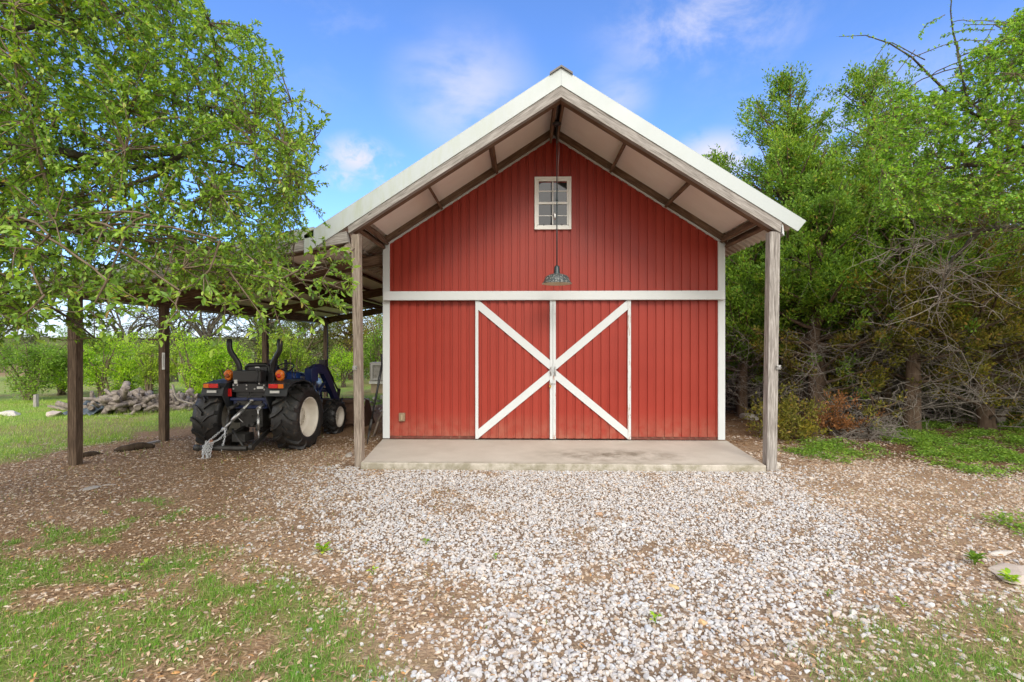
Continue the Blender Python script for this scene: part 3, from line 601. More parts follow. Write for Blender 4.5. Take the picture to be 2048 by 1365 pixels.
# ---------------------------------------------------------------- tractor (local: x right, y forward, z up, origin under the rear axle)
TX, TY, TYAW = -5.13, -.36, -.043
tractor = thing('tractor', 'blue compact tractor with cream wheels and front loader parked under the lean-to', 'tractor', (TX, TY, -.095), TYAW)
def wheel(name, x, y, r, w, rim_r, nlug, side, steer=0):
    """side +1: outer face towards +x"""
    hw = w/2; m = MB(); dish = hw*.05
    m.lathe([(rim_r+.012, hw*.84), (rim_r+.004, hw*.90), (rim_r-.012, hw*.86), (rim_r-.022, hw*.70), (rim_r-.045, hw*.35), (rim_r-.055, dish+.02), (rim_r*.55, dish), (rim_r*.50, dish+.03), (rim_r*.26, dish+.035), (rim_r*.24, dish+.05), (.0005, dish+.055)], 40, (0, 0, 0), 'x')
    b = len(m.f)
    m.lathe([(rim_r-.055, dish-.01), (rim_r-.04, -hw*.4), (rim_r-.01, -hw*.85), (rim_r+.012, -hw*.86)], 40, (0, 0, 0), 'x')
    keep = [i for i, f in enumerate(m.f) if len(f) < 10]; uvs = []; c = 0
    for f in m.f: uvs.append(m.uv[c:c+len(f)]); c += len(f)
    m.f = [m.f[i] for i in keep]; m.uv = [u for i in keep for u in uvs[i]]; m.sm = [m.sm[i] for i in keep]
    for k in range(8):
        a = k*math.pi/4; m.lathe([(.014, dish+.03), (.014, dish+.052)], 6, (0, math.cos(a)*rim_r*.38, math.sin(a)*rim_r*.38), 'x', False)
    wl = m.build(name, M['cream'], tractor)
    wl.location = (x, y, r-.012); wl.rotation_euler = (0, 0, (0 if side > 0 else math.pi)+steer)
    t = MB(); R0 = r-.03
    prof = [(rim_r, -hw*.82), (rim_r+.03, -hw*.93), (rim_r+(R0-rim_r)*.5, -hw*1.0), (R0-.05, -hw*.97), (R0-.012, -hw*.85), (R0, -hw*.4), (R0+.004, 0), (R0, hw*.4), (R0-.012, hw*.85), (R0-.05, hw*.97), (rim_r+(R0-rim_r)*.5, hw*1.0), (rim_r+.03, hw*.93), (rim_r, hw*.82)]
    t.lathe(prof, 56, (0, 0, 0), 'x'); k2 = [i for i, f in enumerate(t.f) if len(f) < 10]; t.f = [t.f[i] for i in k2]; t.sm = [t.sm[i] for i in k2]; t.uv = [(0, 0)]*(4*len(t.f))
    # chunky chevron lugs
    da = 2*math.pi/nlug; sta = [(.03, 0), (.45, .42), (.86, .62), (.99, .66)]
    for sgn in (-1, 1):
        for k in range(nlug):
            a0 = k*da+(da*.5 if sgn > 0 else 0); b = len(t.v); hgt = [.042, .042, .034, -.05*r/.56]
            for i, (fx, sk) in enumerate(sta):
                xx = sgn*fx*hw*(1.0 if i < 3 else 1.015); base = R0-(.02 if i < 2 else .03 if i == 2 else .11*r/.56); top = R0+hgt[i]; wd = da*(.30 if i < 2 else .33); ac = a0+sk*da
                for rr, ww in ((base, wd*1.1), (top, wd*.82)):
                    for q in (-1, 1): a = ac+q*ww*.5; t.v.append(Vector((xx, rr*math.cos(a), rr*math.sin(a))))
            # per station: 0 base-,1 base+,2 top-,3 top+
            for i in range(3):
                o = b+i*4; p = o+4
                for fc in ((o+2, o+3, p+3, p+2), (o, o+2, p+2, p), (o+3, o+1, p+1, p+3)): t.face(fc)
            t.face((b, b+1, b+3, b+2)); t.face((b+12, b+14, b+15, b+13))
    t.build('tyre', M['rubber'], wl); return wl
for s in (-1, 1):
    wheel('rear_wheel', s*.68, 0, .56, .46, .335, 16, s); wheel('front_wheel', s*.70, 1.46, .35, .27, .20, 15, s)
# chassis
m = MB(); m.box(-.20, .20, -.28, .55, .40, .86); m.box(-.14, .14, .5, 1.75, .45, .80); m.box(-.56, .56, 1.40, 1.54, .28, .42); m.box(-.13, .13, 1.25, 1.65, .3, .55); m.tube([(-.46, 0, .55), (.46, 0, .55)], .12, 14); m.box(-.22, .22, -.33, -.24, .78, .94); m.build('chassis', M['darksteel'], tractor, bevel=.012)
m = MB(); m.box(-.33, .33, -.36, -.29, .86, .91); m.box(-.30, .30, -.31, -.2, .72, .87); cb = m.build('cross_bar', M['navy'], tractor, bevel=.01)
m = MB(); m.box(-.30, .30, -.34, -.30, 1.0, 1.15)
m.box(-.26, .26, -.30, -.1, .90, 1.02); m.build('rear_plate', M['black'], tractor, bevel=.008)
for x, z in ((-.27, 1.12), (-.20, 1.12), (-.04, 1.12), (-.27, 1.06), (-.04, 1.06), (.10, 1.06), (.26, 1.12), (.27, 1.05), (.18, 1.15)): m = MB(); m.lathe([(.013, -.352), (.015, -.341)], 8, (x, 0, z), 'y'); m.build('bolt', M['steel'], tractor)
m = MB(); m.box(.14, .25, -.349, -.342, 1.06, 1.10); m.build('maker_plate', M['label'], tractor)
# folded hoop / tool box behind the seat
m = MB(); m.box(-.255, .235, -.40, -.22, 1.17, 1.37); bx = m.build('tool_box', M['black'], tractor, bevel=.02)
m = MB(); m.box(-.25, .23, -.408, -.401, 1.325, 1.333); m.box(-.25, .23, -.408, -.401, 1.21, 1.216); m.tube([(.18, -.41, 1.38), (.20, -.42, 1.30), (.16, -.42, 1.2), (.19, -.41, 1.12)], .006, 6); m.build('lid_seam', M['charcoal'], bx)
m = MB(); m.box(-.22, -.165, -.409, -.4015, 1.15, 1.215); m.build('sticker', M['label'], bx)
# roll bar posts, swept outward and cut short
for s in (-1, 1):
    pts = [(s*.30, -.13, .62), (s*.30, -.13, 1.20), (s*.295, -.14, 1.40), (s*.305, -.15, 1.47), (s*.345, -.16, 1.55), (s*.41, -.17, 1.65), (s*.445, -.175, 1.72), (s*.45, -.18, 1.79), (s*.45, -.18, 1.90)]
    m = MB(); m.tube(pts, .046, 10); rb = m.build('roll_bar', M['black'], tractor)
    m = MB(); m.box(s*.30-.055, s*.30+.055, -.20, -.06, 1.10, 1.33); m.build('clamp', M['black'], rb, bevel=.008)
    # amber flasher on its bracket, as in the photograph: round amber lens with a darker boss
    m = MB(); m.box(min(s*.34, s*.42), max(s*.34, s*.42), -.17, -.13, 1.24, 1.29); m.lathe([(.06, -.10), (.075, -.14), (.07, -.17)], 20, (s*.455, 0, 1.28), 'y'); tl = m.build('turn_signal', M['black'], tractor)
    m = MB(); m.lathe([(.073, -.165), (.078, -.19), (.066, -.225), (.045, -.235)], 24, (s*.455, 0, 1.30), 'y'); m.lathe([(.073, -.164), (.07, -.19), (.06, -.215), (.04, -.222)], 24, (s*.455, 0, 1.25), 'y'); m.build('lens', M['amber'], tl)
    m = MB(); m.lathe([(.038, -.228), (.036, -.243), (.02, -.247)], 18, (s*.455, 0, 1.272), 'y'); m.build('boss', M['redlens'] if s > 0 else paint('dark_amber', (.30, .06, .01), .3, .1), tl)
    # fender: arched sheet over the tyre
    m = MB(); n = 9; xi, xo = s*.36, s*.74; P = []
    for k in range(n):
        a = R(128-k*12.5); P.append((.63*math.cos(a)+.02, .56+.63*math.sin(a)))
    P = [(-.50, .98), (-.46, 1.09), (-.38, 1.155), (-.18, 1.19), (.10, 1.195), (.34, 1.13), (.52, .98), (.60, .84)]
    for (ya, za), (yb, zb) in zip(P[:-1], P[1:]):
        m.prism([(xi, ya, za), (xo, ya, za), (xo, yb, zb), (xi, yb, zb)], (0, 0, 0), (0, -.0, -.03))
    m.prism([(xi, p[0], p[1]-.005) for p in P]+[(xi, .60, .58), (xi, -.3, .62)], (0, 0, 0), (s*.02, 0, 0)); fd = m.build('fender', M['charcoal'], tractor, bevel=.006)
    m = MB(); m.box(min(xi+s*.06, xi+s*.34), max(xi+s*.06, xi+s*.34), -.50, -.455, 1.075, 1.165); lamp_ = m.build('tail_light', M['charcoal'], tractor, bevel=.006)
    for (a, b), mt in (((.075, .23), 'redlens'), ((.235, .325), 'amber')):
        m = MB(); m.box(min(xi+s*a, xi+s*b), max(xi+s*a, xi+s*b), -.512, -.50, 1.085, 1.155); m.build('lens', M[mt], lamp_, bevel=.004)
    m = MB(); m.box(min(xi+s*.1, xi+s*.26), max(xi+s*.1, xi+s*.26), -.516, -.508, 1.005, 1.045); m.build('decal', M['label'], fd)
    m = MB(); m.box(s*.33-.03, s*.33+.03, -.36, -.345, .93, 1.06); m.build('reflector', M['redlens'], tractor, bevel=.004)
# seat, steering wheel, hood, dash
m = MB(); m.box(-.22, .24, -.02, .42, 1.02, 1.12); m.tube([(-.20, -.08, 1.14), (-.19, -.10, 1.42), (-.14, -.105, 1.455), (.16, -.105, 1.455), (.21, -.10, 1.42), (.22, -.08, 1.14)], .035, 10); m.box(-.18, .2, -.11, -.05, 1.12, 1.44); st = m.build('seat', M['black'], tractor, bevel=.02)
m = MB(); m.box(-.03, .05, -.119, -.1105, 1.40, 1.43); m.build('tag', M['label'], st)
m = MB(); pts = [(.06+.18*math.cos(a), .66+.17*math.sin(a), 1.36+.09*math.sin(a)) for a in np.linspace(0, 2*math.pi, 25)]; m.tube(pts, .013, 8, False)
for a in (R(90), R(210), R(330)): m.tube([(.06, .66, 1.345), (.06+.18*math.cos(a), .66+.17*math.sin(a), 1.36+.09*math.sin(a))], .010, 6)
sw = m.build('steering_wheel', M['black'], tractor)
m = MB(); m.tube([(.06, .66, 1.34), (.06, .80, 1.05)], .025, 8); m.build('column', M['black'], sw)
def loft(secs, name, mat, parent):
    m = MB(); n = len(secs[0])
    for s_ in secs: m.v.extend(Vector(p) for p in s_)
    for i in range(len(secs)-1):
        for k in range(n): j = (k+1) % n; m.face((i*n+k, i*n+j, (i+1)*n+j, (i+1)*n+k), None, True)
    m.face(range(n-1, -1, -1)); m.face([(len(secs)-1)*n+k for k in range(n)]); return m.build(name, mat, parent)
def hood_sec(y, w, z0, z1): return [(-w, y, z0), (-w*1.02, y, z0+(z1-z0)*.6), (-w*.85, y, z1-.05), (-w*.4, y, z1), (w*.4, y, z1), (w*.85, y, z1-.05), (w*1.02, y, z0+(z1-z0)*.6), (w, y, z0)]
hd = loft([hood_sec(.72, .25, .75, 1.22), hood_sec(.80, .30, .72, 1.30), hood_sec(1.1, .31, .70, 1.27), hood_sec(1.6, .29, .68, 1.20), hood_sec(1.88, .26, .66, 1.12), hood_sec(1.95, .20, .66, 1.02)], 'hood', M['blue'], tractor)
m = MB(); m.prism([(.318, .80, 1.08), (.318, 1.35, 1.06), (.318, 1.35, 1.16), (.318, .80, 1.2)], (0, 0, 0), (.008, 0, 0)); m.build('side_decal', M['grey_plastic'], hd)
for s in (-1, 1):
    m = MB(); m.prism([(s*.34, .25, .60), (s*.34, .75, .60), (s*.34, .80, 1.16), (s*.34, .42, 1.20)], (0, 0, 0), (s*.03, 0, 0)); m.box(min(s*.34, s*.62), max(s*.34, s*.62), .22, .72, .52, .56); pn = m.build('side_panel', M['navy'], tractor)
    if s > 0:
        m = MB(); m.prism([(.372, .46, 1.05), (.372, .74, 1.03), (.372, .76, 1.12), (.372, .46, 1.165)], (0, 0, 0), (.006, 0, 0)); dc = m.build('side_decal', M['grey_plastic'], pn)
        m = MB(); m.prism([(.379, .64, 1.085), (.379, .70, 1.08), (.379, .70, 1.11), (.379, .67, 1.125)], (0, 0, 0), (.003, 0, 0)); m.build('emblem', M['redlens'], dc)
m = MB()
for x in (.30, .36): m.tube([(x, .52, 1.16), (x+.01, .50, 1.28)], .009, 6); m.lathe([(.012, 1.28), (.022, 1.30), (.016, 1.34)], 10, (x+.01, .50, 0))
m.build('lever', M['black'], tractor)
m = MB(); m.tube([(-.26, 1.35, .9), (-.26, 1.35, 1.32), (-.26, 1.33, 1.5)], .03, 10); m.build('exhaust', M['darksteel'], tractor)
# loader
for s in (-1, 1):
    m = MB(); x = s*.52; m.box(x-.05, x+.05, .72, .94, .46, 1.26); m.box(x-.075, x+.075, .70, .96, 1.10, 1.36); m.box(min(x, s*.2), max(x, s*.2), .76, .90, .47, .58); tw = m.build('loader_tower', M['navy'], tractor, bevel=.01)
    m = MB(); m.tube([(x+s*.06, .74, .55), (x+s*.07, .73, .85), (x+s*.06, .75, 1.2)], .012, 6); m.tube([(x+s*.06, .86, .5), (x+s*.075, .85, .8), (x+s*.06, .84, 1.22)], .012, 6); m.build('hose', M['rubber'], tw)
    m = MB(); A = [(.74, 1.22), (.74, 1.36), (1.05, 1.43), (1.32, 1.39), (1.62, 1.13), (2.08, .56), (1.98, .47), (1.55, .93), (1.25, 1.22), (1.0, 1.26)]
    # bent arm outline split into quads
    up = [A[1], A[2], A[3], A[4], A[5]]; dn = [A[0], A[9], A[8], A[7], A[6]]
    for k in range(4): m.prism([(x-.045, *up[k]), (x-.045, *up[k+1]), (x-.045, *dn[k+1]), (x-.045, *dn[k])], (0, 0, 0), (.09, 0, 0))
    arm = m.build('loader_arm', M['navy'], tractor)
    m = MB(); m.tube([(x, .90, .72), (x, 1.35, 1.02)], .034, 10); m.tube([(x, 1.35, 1.02), (x, 1.58, 1.12)], .018, 8); m.build('lift_cylinder', M['navy'], arm)
    m = MB(); m.tube([(x, 1.36, 1.46), (x, 1.78, 1.08)], .032, 10); m.tube([(x, 1.78, 1.08), (x, 2.06, .82)], .017, 8); m.box(x-.06, x+.06, 1.28, 1.40, 1.38, 1.50); m.bar((x, 2.02, .60), (x, 2.12, .85), .05, .06, (0, 1, 0)); m.build('tilt_cylinder', M['darksteel'], arm)
m = MB(); m.tube([(-.52, 1.72, .86), (.52, 1.72, .86)], .045, 10); m.build('loader_crossbar', M['navy'], tractor)
# bucket: curved back, floor and two cheeks
yb = 2.12; hw = 1.06; prof = [(yb+.10, .62), (yb+.02, .60), (yb, .36), (yb+.05, .14), (yb+.16, .02), (yb+.70, .01)]
m = MB()
for (a, b), (c, d) in zip(prof[:-1], prof[1:]):
    nx, nz = -(d-b), (c-a); l = math.hypot(nx, nz); m.prism([(-hw, a, b), (hw, a, b), (hw, c, d), (-hw, c, d)], (0, 0, 0), (0, -nx/l*.018, -nz/l*.018))
for s in (-1, 1): m.prism([(s*hw, yb+.10, .62), (s*hw, yb, .36), (s*hw, yb+.05, .14), (s*hw, yb+.16, .02), (s*hw, yb+.70, .01), (s*hw, yb+.55, .2), (s*hw, yb+.3, .56)], (0, 0, 0), (s*.016, 0, 0))
m.box(-hw, hw, yb-.05, yb+.03, .55, .62); m.box(-hw, hw, yb-.03, yb+.0, .10, .14)
bk = m.build('bucket', M['rustbucket'], tractor)
m = MB()
for x in (-.6, -.44, .44, .6): m.prism([(x-.01, yb-.14, .62), (x-.01, yb-.02, .66), (x-.01, yb, .30), (x-.01, yb-.10, .34)], (0, 0, 0), (.02, 0, 0))
m.build('bracket', M['navy'], bk)
# three-point hitch
m = MB(); m.tube([(.04, -.33, .86), (.0, -.40, .79), (-.055, -.50, .67)], .024, 10); m.tube([(-.03, -.45, .73), (-.13, -.60, .56)], .032, 10); m.tube([(-.13, -.6, .56), (-.19, -.68, .46)], .02, 8); m.tube([(-.09, -.54, .62), (.03, -.56, .53)], .006, 6); m.lathe([(.035, -.03), (.035, .03)], 12, (-.2, -.69, .44), 'x'); m.lathe([(.032, -.04), (.032, .04)], 12, (.045, -.33, .87), 'x'); m.build('top_link', M['steel'], tractor)
for s in (-1, 1):
    m = MB(); m.bar((s*.22, -.15, .32), (s*.36, -.85, .19), .035, .075); m.lathe([(.05, -.03), (.05, .03)], 12, (s*.365, -.87, .19), 'x'); m.build('lower_link', M['darksteel'], tractor)
    m = MB(); m.tube([(s*.22, -.26, .80), (s*.25, -.50, .74)], .035, 8); m.tube([(s*.25, -.50, .74), (s*.26, -.50, .60)], .016, 8); m.tube([(s*.26, -.50, .62), (s*.27, -.52, .40)], .026, 8); m.tube([(s*.27, -.52, .42), (s*.30, -.56, .26)], .014, 8); m.build('lift_arm', M['darksteel'] if s < 0 else M['steel'], tractor)
m = MB(); m.tube([(-.50, -.88, .17), (.30, -.88, .17)], .04, 12); m.tube([(-.42, -.84, .17), (-.10, -.30, .42)], .02, 8); m.tube([(.22, -.84, .17), (-.12, -.6, .42)], .018, 8); m.lathe([(.05, -.56), (.055, -.50), (.03, -.46)], 12, (0, -.88, .17), 'x'); m.build('drawbar', M['darksteel'], tractor)
m = MB(); m.lathe([(.02, .21), (.035, .24), (.036, .27), (.02, .30)], 12, (-.29, -.88, 0)); m.lathe([(.03, .10), (.032, .13)], 10, (-.29, -.88, 0)); m.build('hitch_ball', paint('rusty_ball', (.28, .14, .09), .5, .3, .5, .3), tractor)
m = MB(); m.box(-.12, .10, -.62, -.36, .22, .34); m.tube([(.12, -.34, .48), (.12, -.46, .48)], .03, 10); m.tube([(-.16, -.45, .70), (.20, -.45, .72)], .012, 6); m.tube([(.28, -.6, .5), (.31, -.62, .40), (.25, -.62, .36), (.22, -.6, .44)], .007, 6)
for x, z in ((-.18, .8), (-.15, .62), (.05, .6), (.06, .48), (.16, .5), (-.02, .44)): m.tube([(x, -.33, z), (x, -.36, z)], .02, 8)
m.tube([(.0, -.33, 1.0), (.03, -.38, .95), (-.03, -.37, .86), (.02, -.34, .84)], .008, 6); m.build('hitch_fittings', M['darksteel'], tractor)
# chain draped from the top link over the drawbar to the ground
def chain():
    Tm = Matrix.Translation((TX, TY, -.095)) @ Matrix.Rotation(TYAW, 4, 'Z'); m = MB(); rng = random.Random(3)
    def run(pts, step=.030):
        P = [Vector(p) for p in pts]; L = [0]
        for a, b in zip(P[:-1], P[1:]): L.append(L[-1]+(b-a).length)
        k = 0; s = 0
        while s < L[-1]:
            i = max(j for j in range(len(L)) if L[j] <= s); i = min(i, len(P)-2); f = (s-L[i])/max(1e-6, L[i+1]-L[i]); c = P[i].lerp(P[i+1], f); d = (P[i+1]-P[i]).normalized()
            q = d.orthogonal().normalized(); q = (Matrix.Rotation(R(90)*(k % 2)+rng.uniform(-.3, .3), 3, d) @ q)
            ring = []
            for a in np.linspace(0, 2*math.pi, 9): ring.append(Tm @ (c+d*math.cos(a)*.023+q*math.sin(a)*.0125))
            m.tube(ring, .0040, 5, False); k += 1; s += step
    run([(-.20, -.72, .44), (-.27, -.85, .34), (-.36, -.92, .24), (-.37, -.93, .12), (-.38, -.95, .03)])
    run([(-.19, -.70, .43), (-.11, -.80, .40), (-.17, -.88, .30), (-.30, -.93, .24), (-.33, -.94, .06)])
    run([(-.11, -.80, .45), (-.10, -.84, .30), (-.10, -.92, .12)])
    for k in range(6):
        x = -.41+.034*k+rng.uniform(-.01, .01); run([(x+rng.uniform(-.02, .02), -.93+rng.uniform(-.01, .01), .22+rng.uniform(-.03, .05)), (x+rng.uniform(-.02, .02), -.945, .12), (x+rng.uniform(-.03, .03), -.95, .015)])
    run([(-.44, -.97, .015), (-.36, -.99, .012), (-.30, -.97, .012)])
    tag(m.build('chain', M['zinc']), 'bundle of galvanised chain draped over the rear hitch of the tractor', 'chain')
chain()

# ---------------------------------------------------------------- things under and behind the lean-to
def tools():
    m = MB(); a = Vector((-3.33, -.12, -.085)); b = Vector((-3.11, .18, 1.50)); m.tube([a, a.lerp(b, .16)], [.008, .02], 8); m.tube([a.lerp(b, .16), a.lerp(b, .28)], .026, 8); o = m.build('digging_bar', M['darksteel'])
    tag(o, 'dark steel digging bar leaning against the left corner of the red barn', 'digging bar')
    m = MB(); m.tube([a.lerp(b, .28), a.lerp(b, .62), a.lerp(b, .98)], [.019, .02, .023], 8); m.box(b.x-.05, b.x+.03, b.y-.03, b.y+.03, b.z-.12, b.z+.04); m.build('shaft', M['black'], o)
    m = MB(); m.tube([(-3.34, .62, .22), (-3.20, .62, .50), (-3.07, .62, .74)], .022, 8); m.tube([(-3.44, .62, -.09), (-3.34, .62, .22)], .02, 8); tag(m.build('wooden_handle', M['wood_post']), 'brown wooden tool handle leaning low behind the digging bar', 'tool handle')
tools()
def cabinet():
    c = thing('cabinet', 'weathered grey panelled cabinet with white ledge standing behind the barn corner', 'cabinet', (-5.85, 9.9, -.12))
    g = paint('weathered_grey', (.34, .32, .29), .8, .2, .2, 0, ((.22, .2, .17), .5), 5); w = paint('chalky_white', (.62, .61, .57), .7, .1)
    m = MB(); m.box(-.45, .75, -.25, .3, .45, 1.16); m.build('case', g, c)
    m = MB(); m.box(-.47, .77, -.29, .3, .36, .45); m.build('ledge', w, c)
    m = MB(); m.box(-.42, .72, -.22, .3, .0, .36); m.build('plinth', paint('tan_board', (.40, .31, .21), .8, .15), c)
    for a, b in ((-.40, .12), (.20, .70)):
        m = MB()
        for x0, x1, z0, z1 in ((a, b, .50, .56), (a, b, 1.06, 1.12), (a, a+.06, .56, 1.06), (b-.06, b, .56, 1.06)): m.box(x0, x1, -.275, -.25, z0, z1)
        m.build('door', paint('grey_frame', (.42, .40, .37), .8, .15), c)
cabinet()

# ---------------------------------------------------------------- vegetation
def unit(v): return v/np.maximum(np.linalg.norm(v, axis=-1, keepdims=True), 1e-9)
def leaf_arrays(P, D, N, L, W, shape='full'):
    """P base points, D along the leaf, N rough normals, L length, W half width -> V, [faces]"""
    D = unit(D); S = unit(np.cross(D, N)); N = np.cross(S, D); n = len(P); L = L[:, None]; W = W[:, None]
    if shape == 'full':   # eight-point leaf, folded along the middle and drooping a little
        st = [(0, 0, 0), (.22, .7, .05), (.22, -.7, .05), (.55, 1, .05), (.55, -1, .05), (.85, .55, -.03), (.85, -.55, -.03), (1, 0, -.10)]
        V = np.stack([P+D*L*a+S*W*b+N*(L*c+np.abs(b)*W*.25) for a, b, c in st], 1).reshape(-1, 3); o = (np.arange(n)*8)[:, None]
        return V, [np.concatenate([o+np.array([[0, 2, 1]]), o+np.array([[5, 6, 7]])]), np.concatenate([o+np.array([[1, 2, 4, 3]]), o+np.array([[3, 4, 6, 5]])])]
    if shape == 'quad':
        V = np.stack([P, P+D*L*.5+S*W, P+D*L-N*L*.08, P+D*L*.5-S*W], 1).reshape(-1, 3); o = (np.arange(n)*4)[:, None]; return V, [o+np.array([[0, 1, 2, 3]])]
    V = np.stack([P-S*W, P+S*W, P+D*L], 1).reshape(-1, 3); o = (np.arange(n)*3)[:, None]; return V, [o+np.array([[0, 1, 2]])]
def join(parts):
    Vs = []; T = {}; c = 0
    for V, F in parts:
        Vs.append(V)
        for f in F: T.setdefault(f.shape[1], []).append(f+c)
        c += len(V)
    return np.concatenate(Vs), [np.concatenate(v) for v in T.values()]
def tubes(lines, n=4):
    """lines: list of (pts (m,3), radii (m)) -> V, [quads]; grouped by m for speed"""
    groups = {}
    for p, r in lines: groups.setdefault(len(p), []).append((p, r))
    out = []
    for m, g in groups.items():
        P = np.stack([a for a, _ in g]); Rr = np.stack([b for _, b in g]); k = len(g); T = np.empty_like(P); T[:, 1:-1] = P[:, 2:]-P[:, :-2]; T[:, 0] = P[:, 1]-P[:, 0]; T[:, -1] = P[:, -1]-P[:, -2]; T = unit(T)
        ref = np.where(np.abs(T[:, :1, 2:3]) > .9, np.array([[[1., 0, 0]]]), np.array([[[0, 0, 1.]]])); A = unit(np.cross(T, np.broadcast_to(ref, T.shape))); B = np.cross(T, A)
        an = np.arange(n)*2*np.pi/n; V = P[:, :, None]+(A[:, :, None]*np.cos(an)[None, None, :, None]+B[:, :, None]*np.sin(an)[None, None, :, None])*Rr[:, :, None, None]
        i = np.arange(k*m*n).reshape(k, m, n); j = np.roll(i, -1, 2); out.append((V.reshape(-1, 3), [np.stack([i[:, :-1], j[:, :-1], j[:, 1:], i[:, 1:]], -1).reshape(-1, 4)]))
    return join(out)
def bez(a, b, c, m):
    t = np.linspace(0, 1, m)[:, None]; return a*(1-t)**2+2*b*t*(1-t)+c*t*t
def wiggle(rng, pts, amp):
    p = pts.copy(); m = len(p); k = rng.normal(0, amp, (m, 3)); k[0] = 0; p += np.cumsum(k, 0)*.6; return p
def polyline(pts, m):
    """smooth resampling of a few control points"""
    pts = np.array(pts, float); d = np.concatenate([[0], np.cumsum(np.linalg.norm(np.diff(pts, axis=0), axis=1))]); t = np.linspace(0, d[-1], m*3)
    q = np.stack([np.interp(t, d, pts[:, k]) for k in range(3)], 1)
    for _ in range(int(m*.9)): q[1:-1] = (q[:-2]+2*q[1:-1]+q[2:])/4
    i = np.linspace(0, len(q)-1, m).round().astype(int); return q[i]

def nearest(A, B):
    """index in B of the nearest point to each A, in chunks"""
    r = np.empty(len(A), int)
    for s in range(0, len(A), 400): r[s:s+400] = ((A[s:s+400, None]-B[None])**2).sum(-1).argmin(1)
    return r
def grow(rng, limbs, att, sec_n=60, sag=.05, r_twig=.004, m=6, jit=.0):
    """twigs from the limb skeleton out to each attractor point; returns lines and their paths"""
    LP = np.concatenate([p for p, _ in limbs]); LR = np.concatenate([r for _, r in limbs]); lines = []; paths = []
    idx = rng.choice(len(att), min(sec_n, len(att)), replace=False); rest = np.setdiff1d(np.arange(len(att)), idx); pool = [LP]
    ni = nearest(att[idx]+rng.normal(0, jit, (len(idx), 3)), LP)
    for k, a in zip(ni, idx):
        b, e = LP[k], att[a]; l = np.linalg.norm(e-b); c = (b+e)/2+rng.normal(0, .12*l, 3)+np.array([0, 0, .10*l]); p = wiggle(rng, bez(b, c, e, 9), .018*l); r = np.linspace(min(LR[k]*.6, .012+.008*l), r_twig, 9)
        lines.append((p, r)); paths.append(p); pool.append(p[2:])
    PL = np.concatenate(pool); ni = nearest(att[rest]+rng.normal(0, jit*.3, (len(rest), 3)), PL)
    for k, a in zip(ni, rest):
        b, e = PL[k], att[a]; l = np.linalg.norm(e-b)+1e-6; c = (b+e)/2+rng.normal(0, .16*l, 3)+np.array([0, 0, .08*l]); p = wiggle(rng, bez(b, c, e-np.array([0, 0, sag*l]), m), .02*l)
        lines.append((p, np.linspace(r_twig*1.5, r_twig*.5, m))); paths.append(p)
    return lines, paths
def leaves_on(rng, paths, per_m, L, W, shape, lo=.25, up=.35, nmin=5, spread=.9):
    Ps = []; Ds = []
    for p in paths:
        seg = np.linalg.norm(np.diff(p, axis=0), axis=1); ln = seg.sum(); n = max(nmin, int(ln*(1-lo)*per_m)); n = min(n, 70); t = lo+(1-lo)*rng.random(n)**.7; t[0] = 1; x = t*(len(p)-1); i = np.minimum(x.astype(int), len(p)-2); f = (x-i)[:, None]
        q = p[i]*(1-f)+p[i+1]*f; d = unit(p[i+1]-p[i]); r = unit(rng.normal(0, 1, (n, 3))); Ps.append(q); Ds.append(unit(d*.8+r*spread+np.array([0, 0, up*.3])))
    P = np.concatenate(Ps); D = np.concatenate(Ds); n = len(P); N = unit(rng.normal(0, .55, (n, 3))+np.array([0, 0, 1.0])); s = rng.uniform(.7, 1.2, n)
    P = P+rng.normal(0, .006, (n, 3)); return leaf_arrays(P, D, N, L*s, W*s*rng.uniform(.85, 1.15, n), shape)
def sample_poly(rng, poly, n):
    poly = np.array(poly, float); lo, hi = poly.min(0), poly.max(0); out = []
    while sum(map(len, out)) < n:
        q = lo+(hi-lo)*rng.random((n, 2)); out.append(q[sdist(q[:, 0], q[:, 1], poly) > 0])
    return np.concatenate(out)[:n]
def at_many(px, py, dep):
    r = (px-1024)/FPX*dep; u = (HOR-py)/FPX*dep; c, s = math.cos(YAW), math.sin(YAW); return np.stack([CAM[0]+r*c-dep*s, CAM[1]+r*s+dep*c, CAM[2]+u], 1)

M['oakleaf'] = foliage('oak_leaf', [(0, (0.105, 0.210, 0.039)), (.3, (0.168, 0.321, 0.049)), (.6, (0.241, 0.432, 0.066)), (.85, (0.336, 0.531, 0.088)), (.97, (0.441, 0.598, 0.132)), (1, (0.441, 0.288, 0.110))], .48, .6)
M['oakleaf2'] = foliage('oak_leaf_pale', [(0, (0.105, 0.227, 0.032)), (.4, (0.178, 0.367, 0.047)), (.75, (0.273, 0.497, 0.068)), (.97, (0.378, 0.583, 0.105)), (1, (0.440, 0.216, 0.084))], .45, .4)
M['cedar'] = foliage('cedar_spray', [(0, (0.062, 0.133, 0.022)), (.4, (0.118, 0.241, 0.038)), (.75, (0.179, 0.338, 0.053)), (.95, (0.254, 0.409, 0.066)), (1, (0.302, 0.215, 0.088))], .3, .2, tuft=.6)
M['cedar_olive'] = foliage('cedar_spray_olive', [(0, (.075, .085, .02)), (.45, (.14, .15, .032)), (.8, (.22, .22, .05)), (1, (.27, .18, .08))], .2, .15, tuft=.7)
M['cedar_brown'] = foliage('dead_cedar_spray', [(0, (.20, .10, .045)), (.5, (.34, .15, .06)), (1, (.42, .23, .11))], .2, .1)
M['bright'] = foliage('bright_leaf', [(0, (.17, .34, .02)), (.4, (.28, .50, .028)), (.8, (.40, .62, .045)), (1, (.50, .66, .07))], .42, .3)
M['yellowgreen'] = foliage('duller_leaf', [(0, (.11, .20, .025)), (.5, (.21, .34, .04)), (1, (.34, .48, .07))], .42, .3, tuft=.4)
